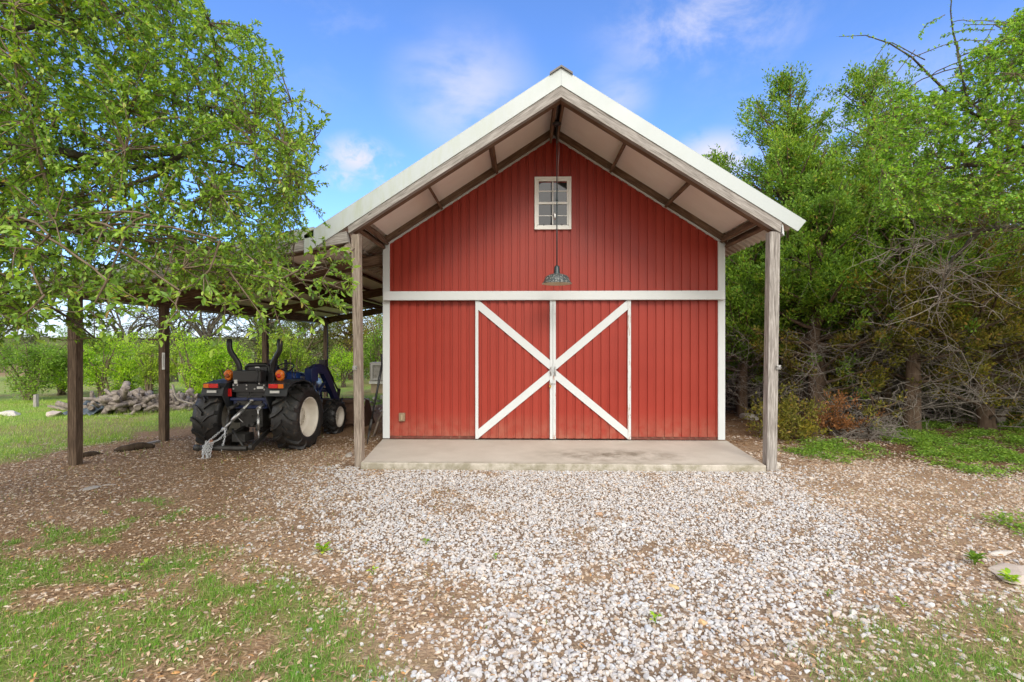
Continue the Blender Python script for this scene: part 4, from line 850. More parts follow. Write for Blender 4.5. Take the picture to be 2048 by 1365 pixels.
M['midgreen'] = foliage('green_leaf', [(0, (.10, .20, .025)), (.5, (.17, .32, .04)), (1, (.27, .43, .06))], .4, .3)
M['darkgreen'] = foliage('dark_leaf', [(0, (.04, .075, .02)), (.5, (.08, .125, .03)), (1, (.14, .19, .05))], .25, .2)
M['greyoak'] = foliage('sparse_oak_leaf', [(0, (.07, .11, .03)), (.5, (.13, .17, .05)), (1, (.21, .24, .09))], .3, .2)

# ---- the live oak that hangs over the lean-to from the left
def big_oak():
    rng = np.random.default_rng(11); t = thing('live_oak', 'large green live oak spreading over the lean-to from beyond the left edge', 'tree', (-6.6, -5.0, -.1)); O = np.array(t.location)
    base = np.array([-6.6, -5.0, -.2]); fork = np.array([-6.3, -4.8, 2.0])
    L = []
    def limb(pts, r0, r1, m=14): p = polyline(pts, m); p = wiggle(rng, p, .02); L.append((p, np.linspace(r0, r1, m))); return p
    trunk = polyline([base, (-6.55, -4.95, .9), fork], 10); tr = (trunk, np.linspace(.30, .2, 10))
    a = limb([fork, at(-260, 300, 3.6), at(60, 270, 4.1), at(340, 345, 4.6), at(440, 250, 4.8), at(590, 200, 5.0)], .07, .008, 22)
    limb([fork, at(-200, 420, 3.8), at(150, 345, 4.5), at(330, 320, 4.9), at(470, 345, 5.2), at(600, 410, 5.4)], .055, .008, 20); limb([at(330, 345, 4.6), at(420, 235, 4.9), at(395, 160, 5.0), at(350, 90, 5.0)], .03, .007)
    limb([fork, at(-260, 120, 3.4), at(40, 60, 3.9), at(260, 40, 4.3), at(340, -20, 4.4)], .05, .008, 16); limb([fork, at(-300, 420, 3.0), at(60, 440, 3.5), at(260, 480, 4.3), at(480, 530, 5.2), at(640, 530, 5.4)], .05, .007, 18)
    limb([fork, at(-350, 520, 3.2), at(-60, 560, 3.6), at(120, 610, 4.4), at(180, 670, 4.6)], .05, .007, 16); limb([fork, (-6.6, -4.6, 4.2), (-6.2, -4.2, 6.2)], .16, .03, 12); limb([fork, (-7.8, -5.4, 3.8), (-9.0, -5.6, 5.0)], .15, .02); limb([fork, (-6.4, -6.3, 3.6), (-6.0, -7.4, 4.6)], .13, .02)
    outline = [(-420, -420), (330, -330), (395, -60), (420, 60), (480, 45), (545, 85), (585, 170), (600, 240), (630, 215), (655, 230), (620, 330), (640, 380), (610, 440), (640, 440), (600, 480), (545, 505), (590, 560), (520, 590), (400, 570), (300, 600), (150, 590), (60, 650), (-60, 640), (-420, 620)]
    q = sample_poly(rng, outline, 6200); d = rng.uniform(3.1, 5.6, len(q))+np.clip(q[:, 0], 0, 650)/650*.9; att = at_many(q[:, 0], q[:, 1], d)
    out2 = [(-420, 560), (60, 590), (150, 600), (120, 660), (40, 690), (-60, 700), (-420, 720)]; q = sample_poly(rng, out2, 110); att = np.concatenate([att, at_many(q[:, 0], q[:, 1], rng.uniform(3.4, 5.2, len(q)))])
    q = sample_poly(rng, [(130, 590), (240, 600), (230, 690), (190, 710), (150, 650)], 26); att = np.concatenate([att, at_many(q[:, 0], q[:, 1], rng.uniform(4.6, 5.6, len(q)))])
    off = np.stack([rng.uniform(-10.5, -5.6, 500), rng.uniform(-8.5, -2.5, 500), rng.uniform(2.6, 7.2, 500)], 1); att = np.concatenate([att, off])
    # thin outer sprays that stand against the sky
    tips = [(430, 60), (520, 40), (440, 130), (556, 95), (570, 150), (600, 170), (655, 225), (640, 240), (612, 300), (648, 330), (655, 365), (646, 425), (640, 470), (660, 450), (690, 520), (700, 545)]
    tp = np.array(tips, float); att = np.concatenate([att, at_many(tp[:, 0], tp[:, 1], rng.uniform(4.6, 5.6, len(tp)))])
    lines, paths = grow(rng, L, att, 260, .08, .0036, jit=.42)
    # sprigs hanging close to the camera, over the post and the lean-to roof
    near = []; LPn = np.concatenate([p for p, _ in L])
    for pts, dep in (([(250, 470), (215, 560), (205, 600), (240, 640), (275, 600)], 3.3), ([(215, 560), (185, 615), (150, 625)], 3.2), ([(440, 480), (420, 545), (360, 585), (310, 600)], 3.4), ([(360, 585), (350, 610), (365, 640)], 3.4), ([(380, 500), (460, 545), (560, 560), (600, 600), (640, 640)], 3.9), ([(560, 560), (640, 520), (690, 500)], 4.0), ([(460, 545), (500, 600), (530, 640), (520, 670)], 3.8), ([(600, 560), (650, 565), (690, 580)], 4.1), ([(100, 470), (70, 500), (20, 495)], 2.9), ([(300, 430), (270, 440), (240, 470)], 3.2), ([(480, 500), (530, 540), (545, 600), (555, 640)], 4.0), ([(520, 520), (580, 540), (640, 600), (670, 610)], 4.2), ([(420, 500), (400, 540), (430, 590), (470, 610)], 3.8), ([(90, 590), (60, 620), (30, 640)], 3.2)):
        p = polyline([at(*x, dep+rng.uniform(-.08, .08)) for x in pts], 10); lines.append((p, np.linspace(.009, .0025, 10))); near.append(p); j0 = LPn[((LPn-p[0])**2).sum(1).argmin()]; lines.append((wiggle(rng, bez(j0, (j0+p[0])/2+np.array([0, 0, .12]), p[0], 8), .01), np.linspace(.0095, .007, 8)))
        for k in range(5):
            j = rng.integers(3, 10); e = p[j]+rng.normal(0, .10, 3)-np.array([0, 0, .04]); s = bez(p[j], (p[j]+e)/2+rng.normal(0, .03, 3), e, 6); lines.append((s, np.linspace(.004, .002, 6))); near.append(s)
    V, F = tubes([tr], 14); np_mesh('trunk', V-O, F, M['bark_oak'], t, True)
    V, F = tubes(L, 9); np_mesh('limbs', V-O, F, M['bark_oak'], t, True)
    V, F = tubes(lines, 4); np_mesh('twigs', V-O, F, M['twig'], t, True)
    A = leaves_on(rng, paths, 66, .045, .0088, 'full', .25, .3, 12); B = leaves_on(rng, near, 62, .066, .0125, 'full', .2, .2, 7); A2 = leaves_on(rng, paths, 60, .042, .0098, 'quad', .1, .3, 12, 1.3)
    V, F = join([A, A2, B]); kind_ = np_mesh('crown', V-O, F, M['oakleaf'], t)
big_oak()

# ---- the paler oak leaning in at the upper right
def right_oak():
    rng = np.random.default_rng(5); t = thing('oak_tree', 'pale green oak leaning in at the upper right with arching twigs against sky', 'tree', (8.3, -1.2, -.1)); O = np.array(t.location)
    L = []
    def limb(pts, r0, r1, m=14): p = wiggle(rng, polyline(pts, m), .015); L.append((p, np.linspace(r0, r1, m)))
    fork = np.array([8.1, -1.1, 2.3]); trunk = polyline([(8.3, -1.2, -.3), (8.25, -1.1, 1.0), fork], 10); tr = (trunk, np.linspace(.24, .17, 10))
    limb([fork, at(2250, 380, 8.0), at(2060, 300, 7.6), at(1930, 210, 7.3), at(1850, 120, 7.2), at(1790, 60, 7.1), at(1730, 50, 7.1), at(1690, 65, 7.1)], .06, .003, 20); limb([at(1940, 215, 7.3), at(1915, 110, 7.2), at(1905, 20, 7.2), at(1912, -40, 7.2)], .018, .005)
    limb([at(1850, 120, 7.2), at(1770, 75, 7.15), at(1735, 120, 7.1), at(1728, 150, 7.1)], .008, .003, 10); limb([fork, at(2260, 520, 7.7), at(2048, 455, 7.4), at(1920, 470, 7.2), at(1840, 500, 7.1), at(1790, 515, 7.1), at(1740, 505, 7.1)], .07, .004, 18)
    limb([at(1960, 462, 7.25), at(1905, 520, 7.2), at(1885, 570, 7.1), at(1875, 620, 7.1)], .035, .006); limb([fork, at(2250, 300, 7.4), at(2080, 330, 7.0), at(1900, 330, 6.8), at(1780, 380, 6.7)], .10, .008, 16); limb([fork, at(2300, 150, 7.6), at(2120, 60, 7.5), at(2010, 50, 7.4), at(1930, 55, 7.3)], .05, .004, 14); limb([fork, (9.0, -1.4, 4.2), (9.6, -1.2, 5.6)], .15, .03); limb([fork, (8.4, -2.4, 3.6), (8.8, -3.4, 4.6)], .12, .02)
    poly = [(2350, -100), (2030, 20), (1985, 90), (1930, 110), (1900, 170), (1850, 190), (1790, 160), (1800, 200), (1760, 250), (1790, 290), (1740, 350), (1750, 420), (1830, 430), (1870, 420), (1930, 440), (1990, 420), (2048, 470), (2350, 520)]
    q = sample_poly(rng, poly, 3900); att = at_many(q[:, 0], q[:, 1], rng.uniform(6.0, 8.4, len(q))); q = sample_poly(rng, [(1720, 250), (1800, 230), (1850, 430), (1790, 470), (1745, 400)], 120); att = np.concatenate([att, at_many(q[:, 0], q[:, 1], rng.uniform(6.2, 7.6, len(q)))])
    off = np.stack([rng.uniform(7.0, 10.5, 260), rng.uniform(-3.5, 1.0, 260), rng.uniform(3.0, 6.8, 260)], 1); att = np.concatenate([att, off])
    lines, paths = grow(rng, L, att, 180, .06, .0036, jit=.38)
    # bare arching twigs with small leaf tufts
    thin = [p for p, r in L if r[0] < .03]; thin.append(L[0][0][9:]); thin.append(L[6][0][7:])
    for pts in ([(1830, 100), (1790, 150), (1760, 190), (1730, 230)], [(1900, 190), (1860, 150), (1800, 120)], [(1990, 60), (1930, 60), (1880, 75)], [(1890, 30), (1850, 50), (1840, 75)], [(1780, 240), (1720, 165), (1700, 180), (1660, 205)]):
        p = polyline([at(*x, 7.2) for x in pts], 10); lines.append((p, np.linspace(.006, .0022, 10))); thin.append(p)
    for w_ in (3, 4):
      DL = []
      for k in range(34):
        b = L[w_][0]; i = rng.integers(5, len(b)-1); l = rng.uniform(.3, 1.0); d = unit(rng.normal(0, 1, 3)*np.array([1, .7, .8])+np.array([-.3, 0, -.1])); e = b[i]+d*l; q = wiggle(rng, bez(b[i], (b[i]+e)/2+rng.normal(0, .1*l, 3), e, 7), .04*l); DL.append((q, np.linspace(.008, .002, 7)))
        for j in range(7):
            i2 = rng.integers(2, 7); d2 = unit(q[i2]-q[i2-1]+rng.normal(0, .7, 3)); l2 = l*rng.uniform(.15, .45); DL.append((bez(q[i2], q[i2]+d2*l2*.5+rng.normal(0, .03, 3), q[i2]+d2*l2, 4), np.linspace(.0035, .0012, 4)))
      V, F = tubes(DL, 3); np_mesh('dead_twigs', V-O, F, M['deadwood'], t, True)
    V, F = tubes([tr], 12); np_mesh('trunk', V-O, F, M['bark_oak'], t, True); V, F = tubes(L, 8); np_mesh('limbs', V-O, F, M['bark_oak'], t, True); V, F = tubes(lines, 4); np_mesh('twigs', V-O, F, M['twig'], t, True)
    A = leaves_on(rng, paths, 60, .042, .014, 'quad', .15, .3, 30, 1.2); B = leaves_on(rng, thin, 120, .042, .013, 'quad', .05, .1, 20, 1.1)
    V, F = join([A, B]); np_mesh('crown', V-O, F, M['oakleaf2'], t)
right_oak()

# ---- cedars
def cedar(name, label, base, H, rad, seed, mat, group, lean=(0, 0), h0=.28, nb=70, clumps=9, needles=46, nl=.06, trunk_r=.16, peak=1.0, dead=26, stems=1, mat2=None, part2=.0, csize=.20):
    rng = np.random.default_rng(seed); t = thing(name, label, 'tree', tuple(base), 0, group); O = np.array(base, float); T = []; BR = []; tips = []; DL = []
    for s in range(stems):
        ln = np.array([lean[0], lean[1], 0.])+(rng.normal(0, .25, 3)*np.array([1, 1, 0]) if s else 0); hh = H*(1 if s == 0 else rng.uniform(.7, .95))
        ctrl = [O+np.array([0, 0, -.15]), O+ln*.25+np.array([rng.normal(0, .08), rng.normal(0, .08), hh*.25]), O+ln*.6+np.array([rng.normal(0, .1), rng.normal(0, .1), hh*.6]), O+ln+np.array([0, 0, hh])]
        p = wiggle(rng, polyline(ctrl, 18), .02); r = trunk_r*(1 if s == 0 else .7)*np.linspace(1, .06, 18)**1.1; r[0] *= 1.35; T.append((p, r))
        for k in range(nb//stems):
            f = h0+(1-h0)*rng.random()**.85; i = min(int(f*17), 16); b = p[i]; g = (f-h0)/(1-h0); prof = min(1.0, .55+1.8*g)*(1-g)**.75*peak; l = rad*prof*rng.uniform(.55, 1.2)+.22; a = rng.uniform(0, 2*math.pi); e = b+np.array([math.cos(a)*l, math.sin(a)*l, rng.uniform(.15, .7)*l*(1 if f < .6 else 1.5)+(.25*rng.random() if f > .75 else 0)])
            c = (b+e)/2+np.array([0, 0, -.12*l])+rng.normal(0, .08*l, 3); q = wiggle(rng, bez(b, c, e, 8), .02*l); BR.append((q, np.linspace(.03*l+.006, .005, 8)))
            for j in range(max(3, int(clumps*(.35+.75*l/rad)))):
                x = rng.uniform(.3, 1)*7; i2 = min(int(x), 6); tips.append((q[i2]+(q[i2+1]-q[i2])*(x-i2)+rng.normal(0, .14*l+.03, 3)*np.array([1, 1, .8]), unit(q[7]-q[3]+np.array([0, 0, .5]))))
        for k in range(dead//stems):
            f = rng.uniform(.06, max(.3, h0+.30)); i = int(f*17); b = p[i]; a = rng.uniform(0, 2*math.pi); l = rad*rng.uniform(.5, 1.15); e = b+np.array([math.cos(a)*l, math.sin(a)*l, rng.uniform(-.25, .35)*l]); c = (b+e)/2+rng.normal(0, .12*l, 3)+np.array([0, 0, .1*l]); q = wiggle(rng, bez(b, c, e, 8), .03*l); DL.append((q, np.linspace(.016, .004, 8)))
            for j in range(9):
                i2 = rng.integers(2, 8); d = unit(q[i2]-q[i2-1]+rng.normal(0, .6, 3)); l2 = l*rng.uniform(.15, .5); e2 = q[i2]+d*l2; c2 = (q[i2]+e2)/2+rng.normal(0, .15*l2, 3); s2 = wiggle(rng, bez(q[i2], c2, e2, 5), .05*l2); DL.append((s2, np.linspace(.006, .002, 5)))
                for jj in range(2): e3 = s2[3]+unit(rng.normal(0, 1, 3)+d)*l2*.45; DL.append((np.stack([s2[3], (s2[3]+e3)/2+rng.normal(0, .02, 3), e3]), np.array([.0035, .0025, .0015])))
    V, F = tubes(T, 10); np_mesh('trunk', V-O, F, M['bark_cedar'], t, True); V, F = tubes(BR, 5); np_mesh('branches', V-O, F, M['bark_cedar'], t, True)
    if DL: V, F = tubes(DL, 3); np_mesh('dead_branches', V-O, F, M['deadwood'], t, True)
    C = np.array([a for a, _ in tips]); D = np.array([b for _, b in tips]); n = len(C)
    def spray(C, D):
        n = len(C); k = needles; cs = rng.uniform(.6, 1.25, n)*csize; u = rng.normal(0, 1, (n, k, 3)); u = unit(u)*rng.random((n, k, 1))**.45; P = C[:, None]+u*cs[:, None, None]*np.array([.8, .8, .6])+D[:, None]*(rng.random((n, k, 1))**1.5*1.5-.3)*cs[:, None, None]; dd = unit(u*1.0+D[:, None]*.75+rng.normal(0, .35, (n, k, 3))); P = P.reshape(-1, 3); dd = dd.reshape(-1, 3); m = len(P)
        s = rng.uniform(.6, 1.3, m); return leaf_arrays(P, dd, unit(rng.normal(0, 1, (m, 3))+np.array([0, 0, .6])), nl*1.25*s, nl*.27*s, 'quad')
    if mat2:
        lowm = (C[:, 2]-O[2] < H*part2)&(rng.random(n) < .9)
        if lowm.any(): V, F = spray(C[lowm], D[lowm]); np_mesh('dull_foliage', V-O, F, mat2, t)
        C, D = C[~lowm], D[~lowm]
    V, F = spray(C, D); np_mesh('crown', V-O, F, mat, t); return t
GC = 'cedars at the edge of the wood'
def gb(px, py): x, y, z = on_ground(px, py); return (x, y, float(gz(x, y))-.02)
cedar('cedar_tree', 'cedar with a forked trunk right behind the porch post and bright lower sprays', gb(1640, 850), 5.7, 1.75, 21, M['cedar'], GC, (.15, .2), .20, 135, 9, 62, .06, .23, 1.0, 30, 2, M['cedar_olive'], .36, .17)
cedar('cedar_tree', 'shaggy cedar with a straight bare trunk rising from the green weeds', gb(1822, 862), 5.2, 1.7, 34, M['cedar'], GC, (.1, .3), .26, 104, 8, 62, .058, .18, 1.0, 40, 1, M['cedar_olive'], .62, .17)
cedar('cedar_tree', 'tall dark cedar whose pointed top rises beside the red barn roof', (6.4, 4.4, -.1), 8.9, 2.5, 8, M['cedar'], GC, (.3, .1), .30, 150, 8, 70, .064, .2, 1.0, 30, 2, csize=.19)
cedar('cedar_tree', 'broad cedar behind the roof corner with a flat bushy top', (5.3, 6.4, -.1), 7.4, 2.6, 15, M['cedar'], GC, (-.2, .0), .26, 130, 8, 66, .066, .17, 1.0, 24, 2, csize=.19)
cedar('cedar_tree', 'tall spired cedar standing behind the pale oak', (8.4, 4.2, -.1), 9.2, 2.2, 44, M['cedar'], GC, (.2, .2), .28, 130, 8, 66, .064, .2, 1.0, 26, 2, csize=.19)
cedar('cedar_tree', 'olive cedar full of grey dead twigs at the right edge of the picture', (9.4, 1.9, -.1), 5.2, 2.2, 71, M['cedar_olive'], GC, (-.3, -.1), .14, 84, 7, 52, .06, .16, 1.0, 46, 2, csize=.18)
cedar('cedar_tree', 'brownish cedar tangled with dead branches between the two bare trunks', (8.0, 3.9, -.1), 4.6, 2.0, 90, M['cedar_olive'], GC, (0, 0), .18, 70, 7, 50, .06, .13, 1.0, 48, 2, csize=.18)
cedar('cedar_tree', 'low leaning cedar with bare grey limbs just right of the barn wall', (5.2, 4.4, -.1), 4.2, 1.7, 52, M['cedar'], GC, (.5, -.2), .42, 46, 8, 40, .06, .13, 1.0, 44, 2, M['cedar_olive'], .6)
cedar('cedar_tree', 'bushy bright cedar whose low sprays crowd the right side of the barn', (4.95, 3.6, -.1), 5.0, 1.7, 61, M['cedar'], GC, (.2, 0), .34, 100, 8, 70, .06, .13, 1.0, 30, 2, csize=.18)
cedar('cedar_tree', 'fresh green cedar filling the space between the roof corner and the forked cedar', (6.2, 3.2, -.1), 6.6, 1.9, 62, M['cedar'], GC, (-.1, .1), .42, 120, 8, 70, .06, .15, 1.0, 30, 2, csize=.18)
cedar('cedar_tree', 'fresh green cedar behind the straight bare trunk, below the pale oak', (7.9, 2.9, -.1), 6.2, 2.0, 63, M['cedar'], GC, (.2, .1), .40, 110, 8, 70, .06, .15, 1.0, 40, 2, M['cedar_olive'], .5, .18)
cedar('cedar_sapling', 'small cedar sapling with olive sprays beside the forked trunk', gb(1575, 876), .6, .45, 5, M['cedar_olive'], None, (0, 0), .08, 26, 6, 34, .045, .03, 1.1, 6, 1, csize=.11)
cedar('cedar_sapling', 'rust brown dead cedar sapling in front of the forked cedar', gb(1675, 872), .52, .34, 6, M['cedar_brown'], None, (0, 0), .15, 16, 5, 30, .042, .025, 1.0, 14, 1, csize=.10)
cedar('cedar_sapling', 'pale dead cedar sapling of bare twigs left of the bare trunk', gb(1735, 876), .9, .65, 7, M['cedar_olive'], None, (.1, 0), .3, 7, 3, 20, .04, .03, 1.0, 34, 1, csize=.10)
# the wood behind: every tree its own
def back_wood():
    rng = np.random.default_rng(77); spots = [(4.6, 9.5), (6.4, 8.6), (8.2, 7.4), (9.8, 6.2), (11.4, 4.6), (12.8, 2.6), (13.6, .6), (7.0, 11.8), (9.4, 10.2), (11.6, 8.6), (13.6, 6.6), (15.4, 4.0), (16.4, 1.2), (5.6, 13.6), (8.6, 14.6), (12.0, 13.0), (15.0, 10.6), (17.8, 7.4), (19.0, 3.0), (10.6, 3.2), (12.0, -.6)]
    for k, (x, y) in enumerate(spots):
        h = rng.uniform(4.6, 6.2) if k not in (0, 7) else 6.0
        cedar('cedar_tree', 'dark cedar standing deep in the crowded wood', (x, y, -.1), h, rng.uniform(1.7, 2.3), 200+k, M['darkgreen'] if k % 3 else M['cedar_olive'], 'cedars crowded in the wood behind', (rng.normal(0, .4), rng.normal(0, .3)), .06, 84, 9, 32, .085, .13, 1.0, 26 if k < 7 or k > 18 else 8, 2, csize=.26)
back_wood()
def leaning_trunk():
    rng = np.random.default_rng(3); p = wiggle(rng, polyline([at(1428, 830, 15), at(1470, 792, 15), at(1530, 752, 15), at(1590, 735, 15), at(1640, 640, 15.4)], 16), .015); V, F = tubes([(p, np.linspace(.17, .07, 16))], 10); o = np_mesh('leaning_tree', V, F, M['bark_oak'], None, True); tag(o, 'dark curved trunk leaning low across the wood behind the right porch post', 'tree')
    for k, (pts, r, lb) in enumerate((([(1800, 815, 12.0), (1860, 835, 11.8), (1930, 838, 11.9), (1975, 842, 12.2)], .06, 'grey fallen branch lying straight along the edge of the wood'), ([(2002, 850, 11.4), (1998, 828, 11.4), (2015, 815, 11.5), (2060, 818, 11.6), (2120, 840, 11.6)], .10, 'arched grey dead stump bending over at the right edge'))):
        p = wiggle(rng, polyline([at(*x) for x in pts], 12), .01); V, F = tubes([(p, np.linspace(r, r*.6, 12))], 9); tag(np_mesh('fallen_branch' if k == 0 else 'bent_stump', V, F, M['driftwood'], None, True), lb, 'fallen branch' if k == 0 else 'stump')
leaning_trunk()

# ---- bushes and trees beyond the lean-to
def bush(name, label, c, rx, ry, h, seed, mat, group, n=230, leaf=.075, per=26, cat='bush', stems=9, core=.15, wfac=.24):
    rng = np.random.default_rng(seed); t = thing(name, label, cat, tuple(c), 0, group); O = np.array(c, float); L = []
    for k in range(stems):
        a = rng.uniform(0, 2*math.pi); f = rng.uniform(.2, .75); e = O+np.array([math.cos(a)*rx*f, math.sin(a)*ry*f, h*rng.uniform(.6, .95)]); p = wiggle(rng, bez(O+np.array([rng.normal(0, .1), rng.normal(0, .1), -.1]), O+np.array([math.cos(a)*rx*f*.3, math.sin(a)*ry*f*.3, h*.5]), e, 10), .03); L.append((p, np.linspace(.045, .01, 10)))
    nb = max(6, n//26); u = unit(rng.normal(0, 1, (nb, 3))); bc = u*np.array([rx*.72, ry*.72, h*.42])*rng.uniform(.35, 1, (nb, 1))*np.array([1, 1, 1.15])+np.array([0, 0, h*.50]); bi = rng.integers(0, nb, n); br = rng.uniform(.5, 1.0, nb)*min(rx, h*.5)*.55
    att = bc[bi]+unit(rng.normal(0, 1, (n, 3)))*(rng.random((n, 1))**.4)*br[bi][:, None]; att[:, 2] = np.clip(att[:, 2], .08, h*1.02); att = att+O
    lines, paths = grow(rng, L, att, n//8, .0, .006)
    V, F = tubes(L+[l for l in lines], 4); np_mesh('stems', V-O, F, M['twig'], t, True); A = leaves_on(rng, paths, per, leaf, leaf*wfac, 'quad', core, .5, per, 1.2); 
    m_ = len(A[0]); A = (A[0]+np.repeat(rng.normal(0, leaf*1.1, (m_//4, 3)), 4, 0), A[1]); np_mesh('crown', A[0]-O, A[1], mat, t); return t
def pb(px, dep, z=None):
    p = at(px, 700, dep); return (p[0], p[1], float(gz(p[0], p[1]))-.03 if z is None else z)
GB_ = 'bright bushes beyond the lawn'
for k, (px, d, rx, h, lb) in enumerate(((205, 18.5, 1.5, 2.5, 'bright yellow green bush behind the log pile, right of the first post'), (300, 19, 1.4, 2.35, 'bright yellow green bush left of the second post above the log pile'), (385, 18.8, 1.3, 2.5, 'bright yellow green bush between the second post and the tractor'), (460, 19.4, 1.5, 2.3, 'bright yellow green bush behind the left roll bar of the tractor'), (585, 19, 1.6, 2.6, 'bright yellow green bush behind the tractor bonnet'), (420, 21, 1.3, 1.9, 'bright yellow green bush standing farthest back behind the tractor'), (255, 20.5, 1.5, 2.4, 'tallest bright yellow green bush, behind the gap between the posts'))):
    bush('bush', lb, pb(px, d), rx, 1.1, h, 300+k, M['bright'] if k % 3 != 1 else M['yellowgreen'], GB_, 320, .075, 26)
bush('bush', 'mid green bushy tree at the left edge beyond the lawn', pb(55, 17.5), 2.0, 1.5, 2.35, 330, M['midgreen'], None, 480, .075, 28); bush('bush', 'mid green rounded bush beyond the lawn just left of the first post', pb(-70, 18), 2.0, 1.4, 2.2, 331, M['midgreen'], None, 360, .075, 26)
bush('bush', 'yellow green low bush touching the first post beyond the lawn', pb(120, 19.5), 1.3, 1.0, 1.9, 332, M['bright'], None, 240, .08, 24); bush('bush', 'broad leafy bush far left outside the lawn', pb(-260, 19), 2.6, 1.5, 2.6, 333, M['midgreen'], None, 300, .085, 24)
bush('bush', 'sunlit green bush between the cabinet and the barn corner', pb(760, 23.5), 1.7, 1.1, 3.4, 340, M['midgreen'], None, 380, .08, 24); bush('bush', 'small pale green bush behind the tractor loader', pb(690, 21.5), 1.1, .9, 1.9, 341, M['bright'], None, 220, .07, 22)
for k, (px, d, h, r, lb) in enumerate(((620, 25, 4.4, 2.0, 'grey green cedar behind the tractor and third post'), (700, 27, 4.6, 2.2, 'grey green cedar filling the gap beside the front porch post'), (560, 28, 3.9, 2.0, 'dark cedar seen past the third lean-to post'), (770, 29, 4.2, 2.0, 'dull cedar glimpsed next to the white barn corner'))):
    x, y, z = pb(px, d); cedar('cedar_tree', lb, (x, y, z), h, r, 400+k, M['cedar_olive'] if k % 2 else M['greyoak'], 'cedars behind the lean-to', (0, 0), .12, 70, 8, 34, .085, .14, 1.0, 30, 2, csize=.25)
def bare_oak(label, c, H, spread, seed, sparse):
    rng = np.random.default_rng(seed); t = thing('oak_tree', label, 'tree', c, 0, 'gnarled oaks beyond the lean-to'); O = np.array(c); L = []; fork = O+np.array([.1, 0, H*.38]); tr = (polyline([O-np.array([0, 0, .2]), O+np.array([-.1, 0, H*.2]), fork], 8), np.linspace(.2, .13, 8))
    for k in range(9):
        a = rng.uniform(0, 2*math.pi); l = spread*rng.uniform(.6, 1); e = fork+np.array([math.cos(a)*l, math.sin(a)*l*.7, H*rng.uniform(.15, .62)]); p = wiggle(rng, bez(fork, fork+np.array([math.cos(a)*l*.3, 0, H*.35]), e, 12), .09); L.append((p, np.linspace(.09, .02, 12)))
    att = fork+unit(rng.normal(0, 1, (520, 3)))*np.array([spread, spread*.7, H*.42])*rng.random((520, 1))**.35+np.array([0, 0, H*.26]); lines, paths = grow(rng, L, att, 90, .1, .011)
    V, F = tubes([tr], 10); np_mesh('trunk', V-O, F, M['bark_oak'], t, True); V, F = tubes(L+lines, 4); np_mesh('branches', V-O, F, M['bark_oak'], t, True); A = leaves_on(rng, paths, sparse, .075, .022, 'quad', .3, .3, 4, 1.2); np_mesh('crown', A[0]-O, A[1], M['greyoak'], t)
bare_oak('slender gnarled oak rising just right of the second post', pb(350, 27), 5.0, 2.6, 503, 14); bare_oak('leafy gnarled oak standing behind the third lean-to post', pb(515, 27), 5.0, 2.6, 504, 18)
bare_oak('gnarled oak with mostly bare dark branches seen under the lean-to roof', pb(410, 25), 5.4, 3.2, 500, 8); bare_oak('thin leaved gnarled oak rising left behind the second post', pb(250, 28), 5.2, 2.8, 501, 7); bare_oak('leafy gnarled oak far beyond the left edge of the lawn', pb(-30, 30), 4.6, 3.2, 502, 16)
def far_trees():
    rng = np.random.default_rng(9)
    for k in range(16):
        px = -500+k*92+rng.uniform(-25, 25); d = rng.uniform(34, 46); x, y, z = pb(px, d); bush('distant_tree', 'small distant tree in the row along the far field edge', (x, y, z-.4), rng.uniform(2.4, 3.6), 2.0, rng.uniform(3.1, 4.6), 600+k, M['darkgreen'] if k % 3 == 0 else M['midgreen'], 'distant trees beyond the bushes', 150, .17, 18, 'tree', 5)
far_trees()

# ---------------------------------------------------------------- stones, litter, grass, weeds
def ico(sub):
    import bmesh
    bm = bmesh.new(); bmesh.ops.create_icosphere(bm, subdivisions=sub, radius=1); V = np.array([v.co[:] for v in bm.verts]); F = np.array([[v.index for v in f.verts] for f in bm.faces]); bm.free(); return V, F
ICO1, ICO2 = ico(1), ico(2)
def stones_mesh(rng, P, size, sub=1, flat=(.45, .8), variants=24):
    """angular stones at P (n,3) with half-length size (n)"""
    V0, F0 = (ICO1, ICO2)[sub-1]; tv = []
    for k in range(variants):
        v = V0.copy()
        for _ in range(8 if sub == 1 else 13):           # chop flat facets off the ball
            d = unit(rng.normal(0, 1, 3)); c = rng.uniform(.38, .8); h = v @ d; v = v-np.outer(np.clip(h-c, 0, None), d)
        v = v/np.abs(v[:, :2]).max()*np.array([1, rng.uniform(.6, .9), rng.uniform(*flat)]); tv.append(v)
    tv = np.array(tv); n = len(P); T = tv[rng.integers(0, variants, n)]*size[:, None, None]; a = rng.uniform(0, 2*np.pi, n); b = rng.normal(0, .22, n); ca, sa, cb, sb = np.cos(a), np.sin(a), np.cos(b), np.sin(b)
    x = T[..., 0]*cb[:, None]+T[..., 2]*sb[:, None]; z = -T[..., 0]*sb[:, None]+T[..., 2]*cb[:, None]; y = T[..., 1]
    V = np.stack([x*ca[:, None]-y*sa[:, None], x*sa[:, None]+y*ca[:, None], z], -1)+P[:, None]; F = F0[None]+(np.arange(n)*len(V0))[:, None, None]; return V.reshape(-1, 3), [F.reshape(-1, 3)]
def stone_mat(name, stops, rough=.85):
    t = NT(name, rough, .2); geo = t.n('ShaderNodeNewGeometry'); k = t.ramp(geo.outputs['Random Per Island'], stops, 'CONSTANT'); v = t.coord(); n = t.noise(v, 45, 5, .7); k = t.mix(t.range(n, .42, .72, 0, .5), k, (.33, .25, .18)); k = t.mix(t.range(t.noise(v, 160, 3, .6), .3, .7, 0, .25), k, (.8, .76, .70)); t.color(k); t.bump(n, .35, .006); return t.m
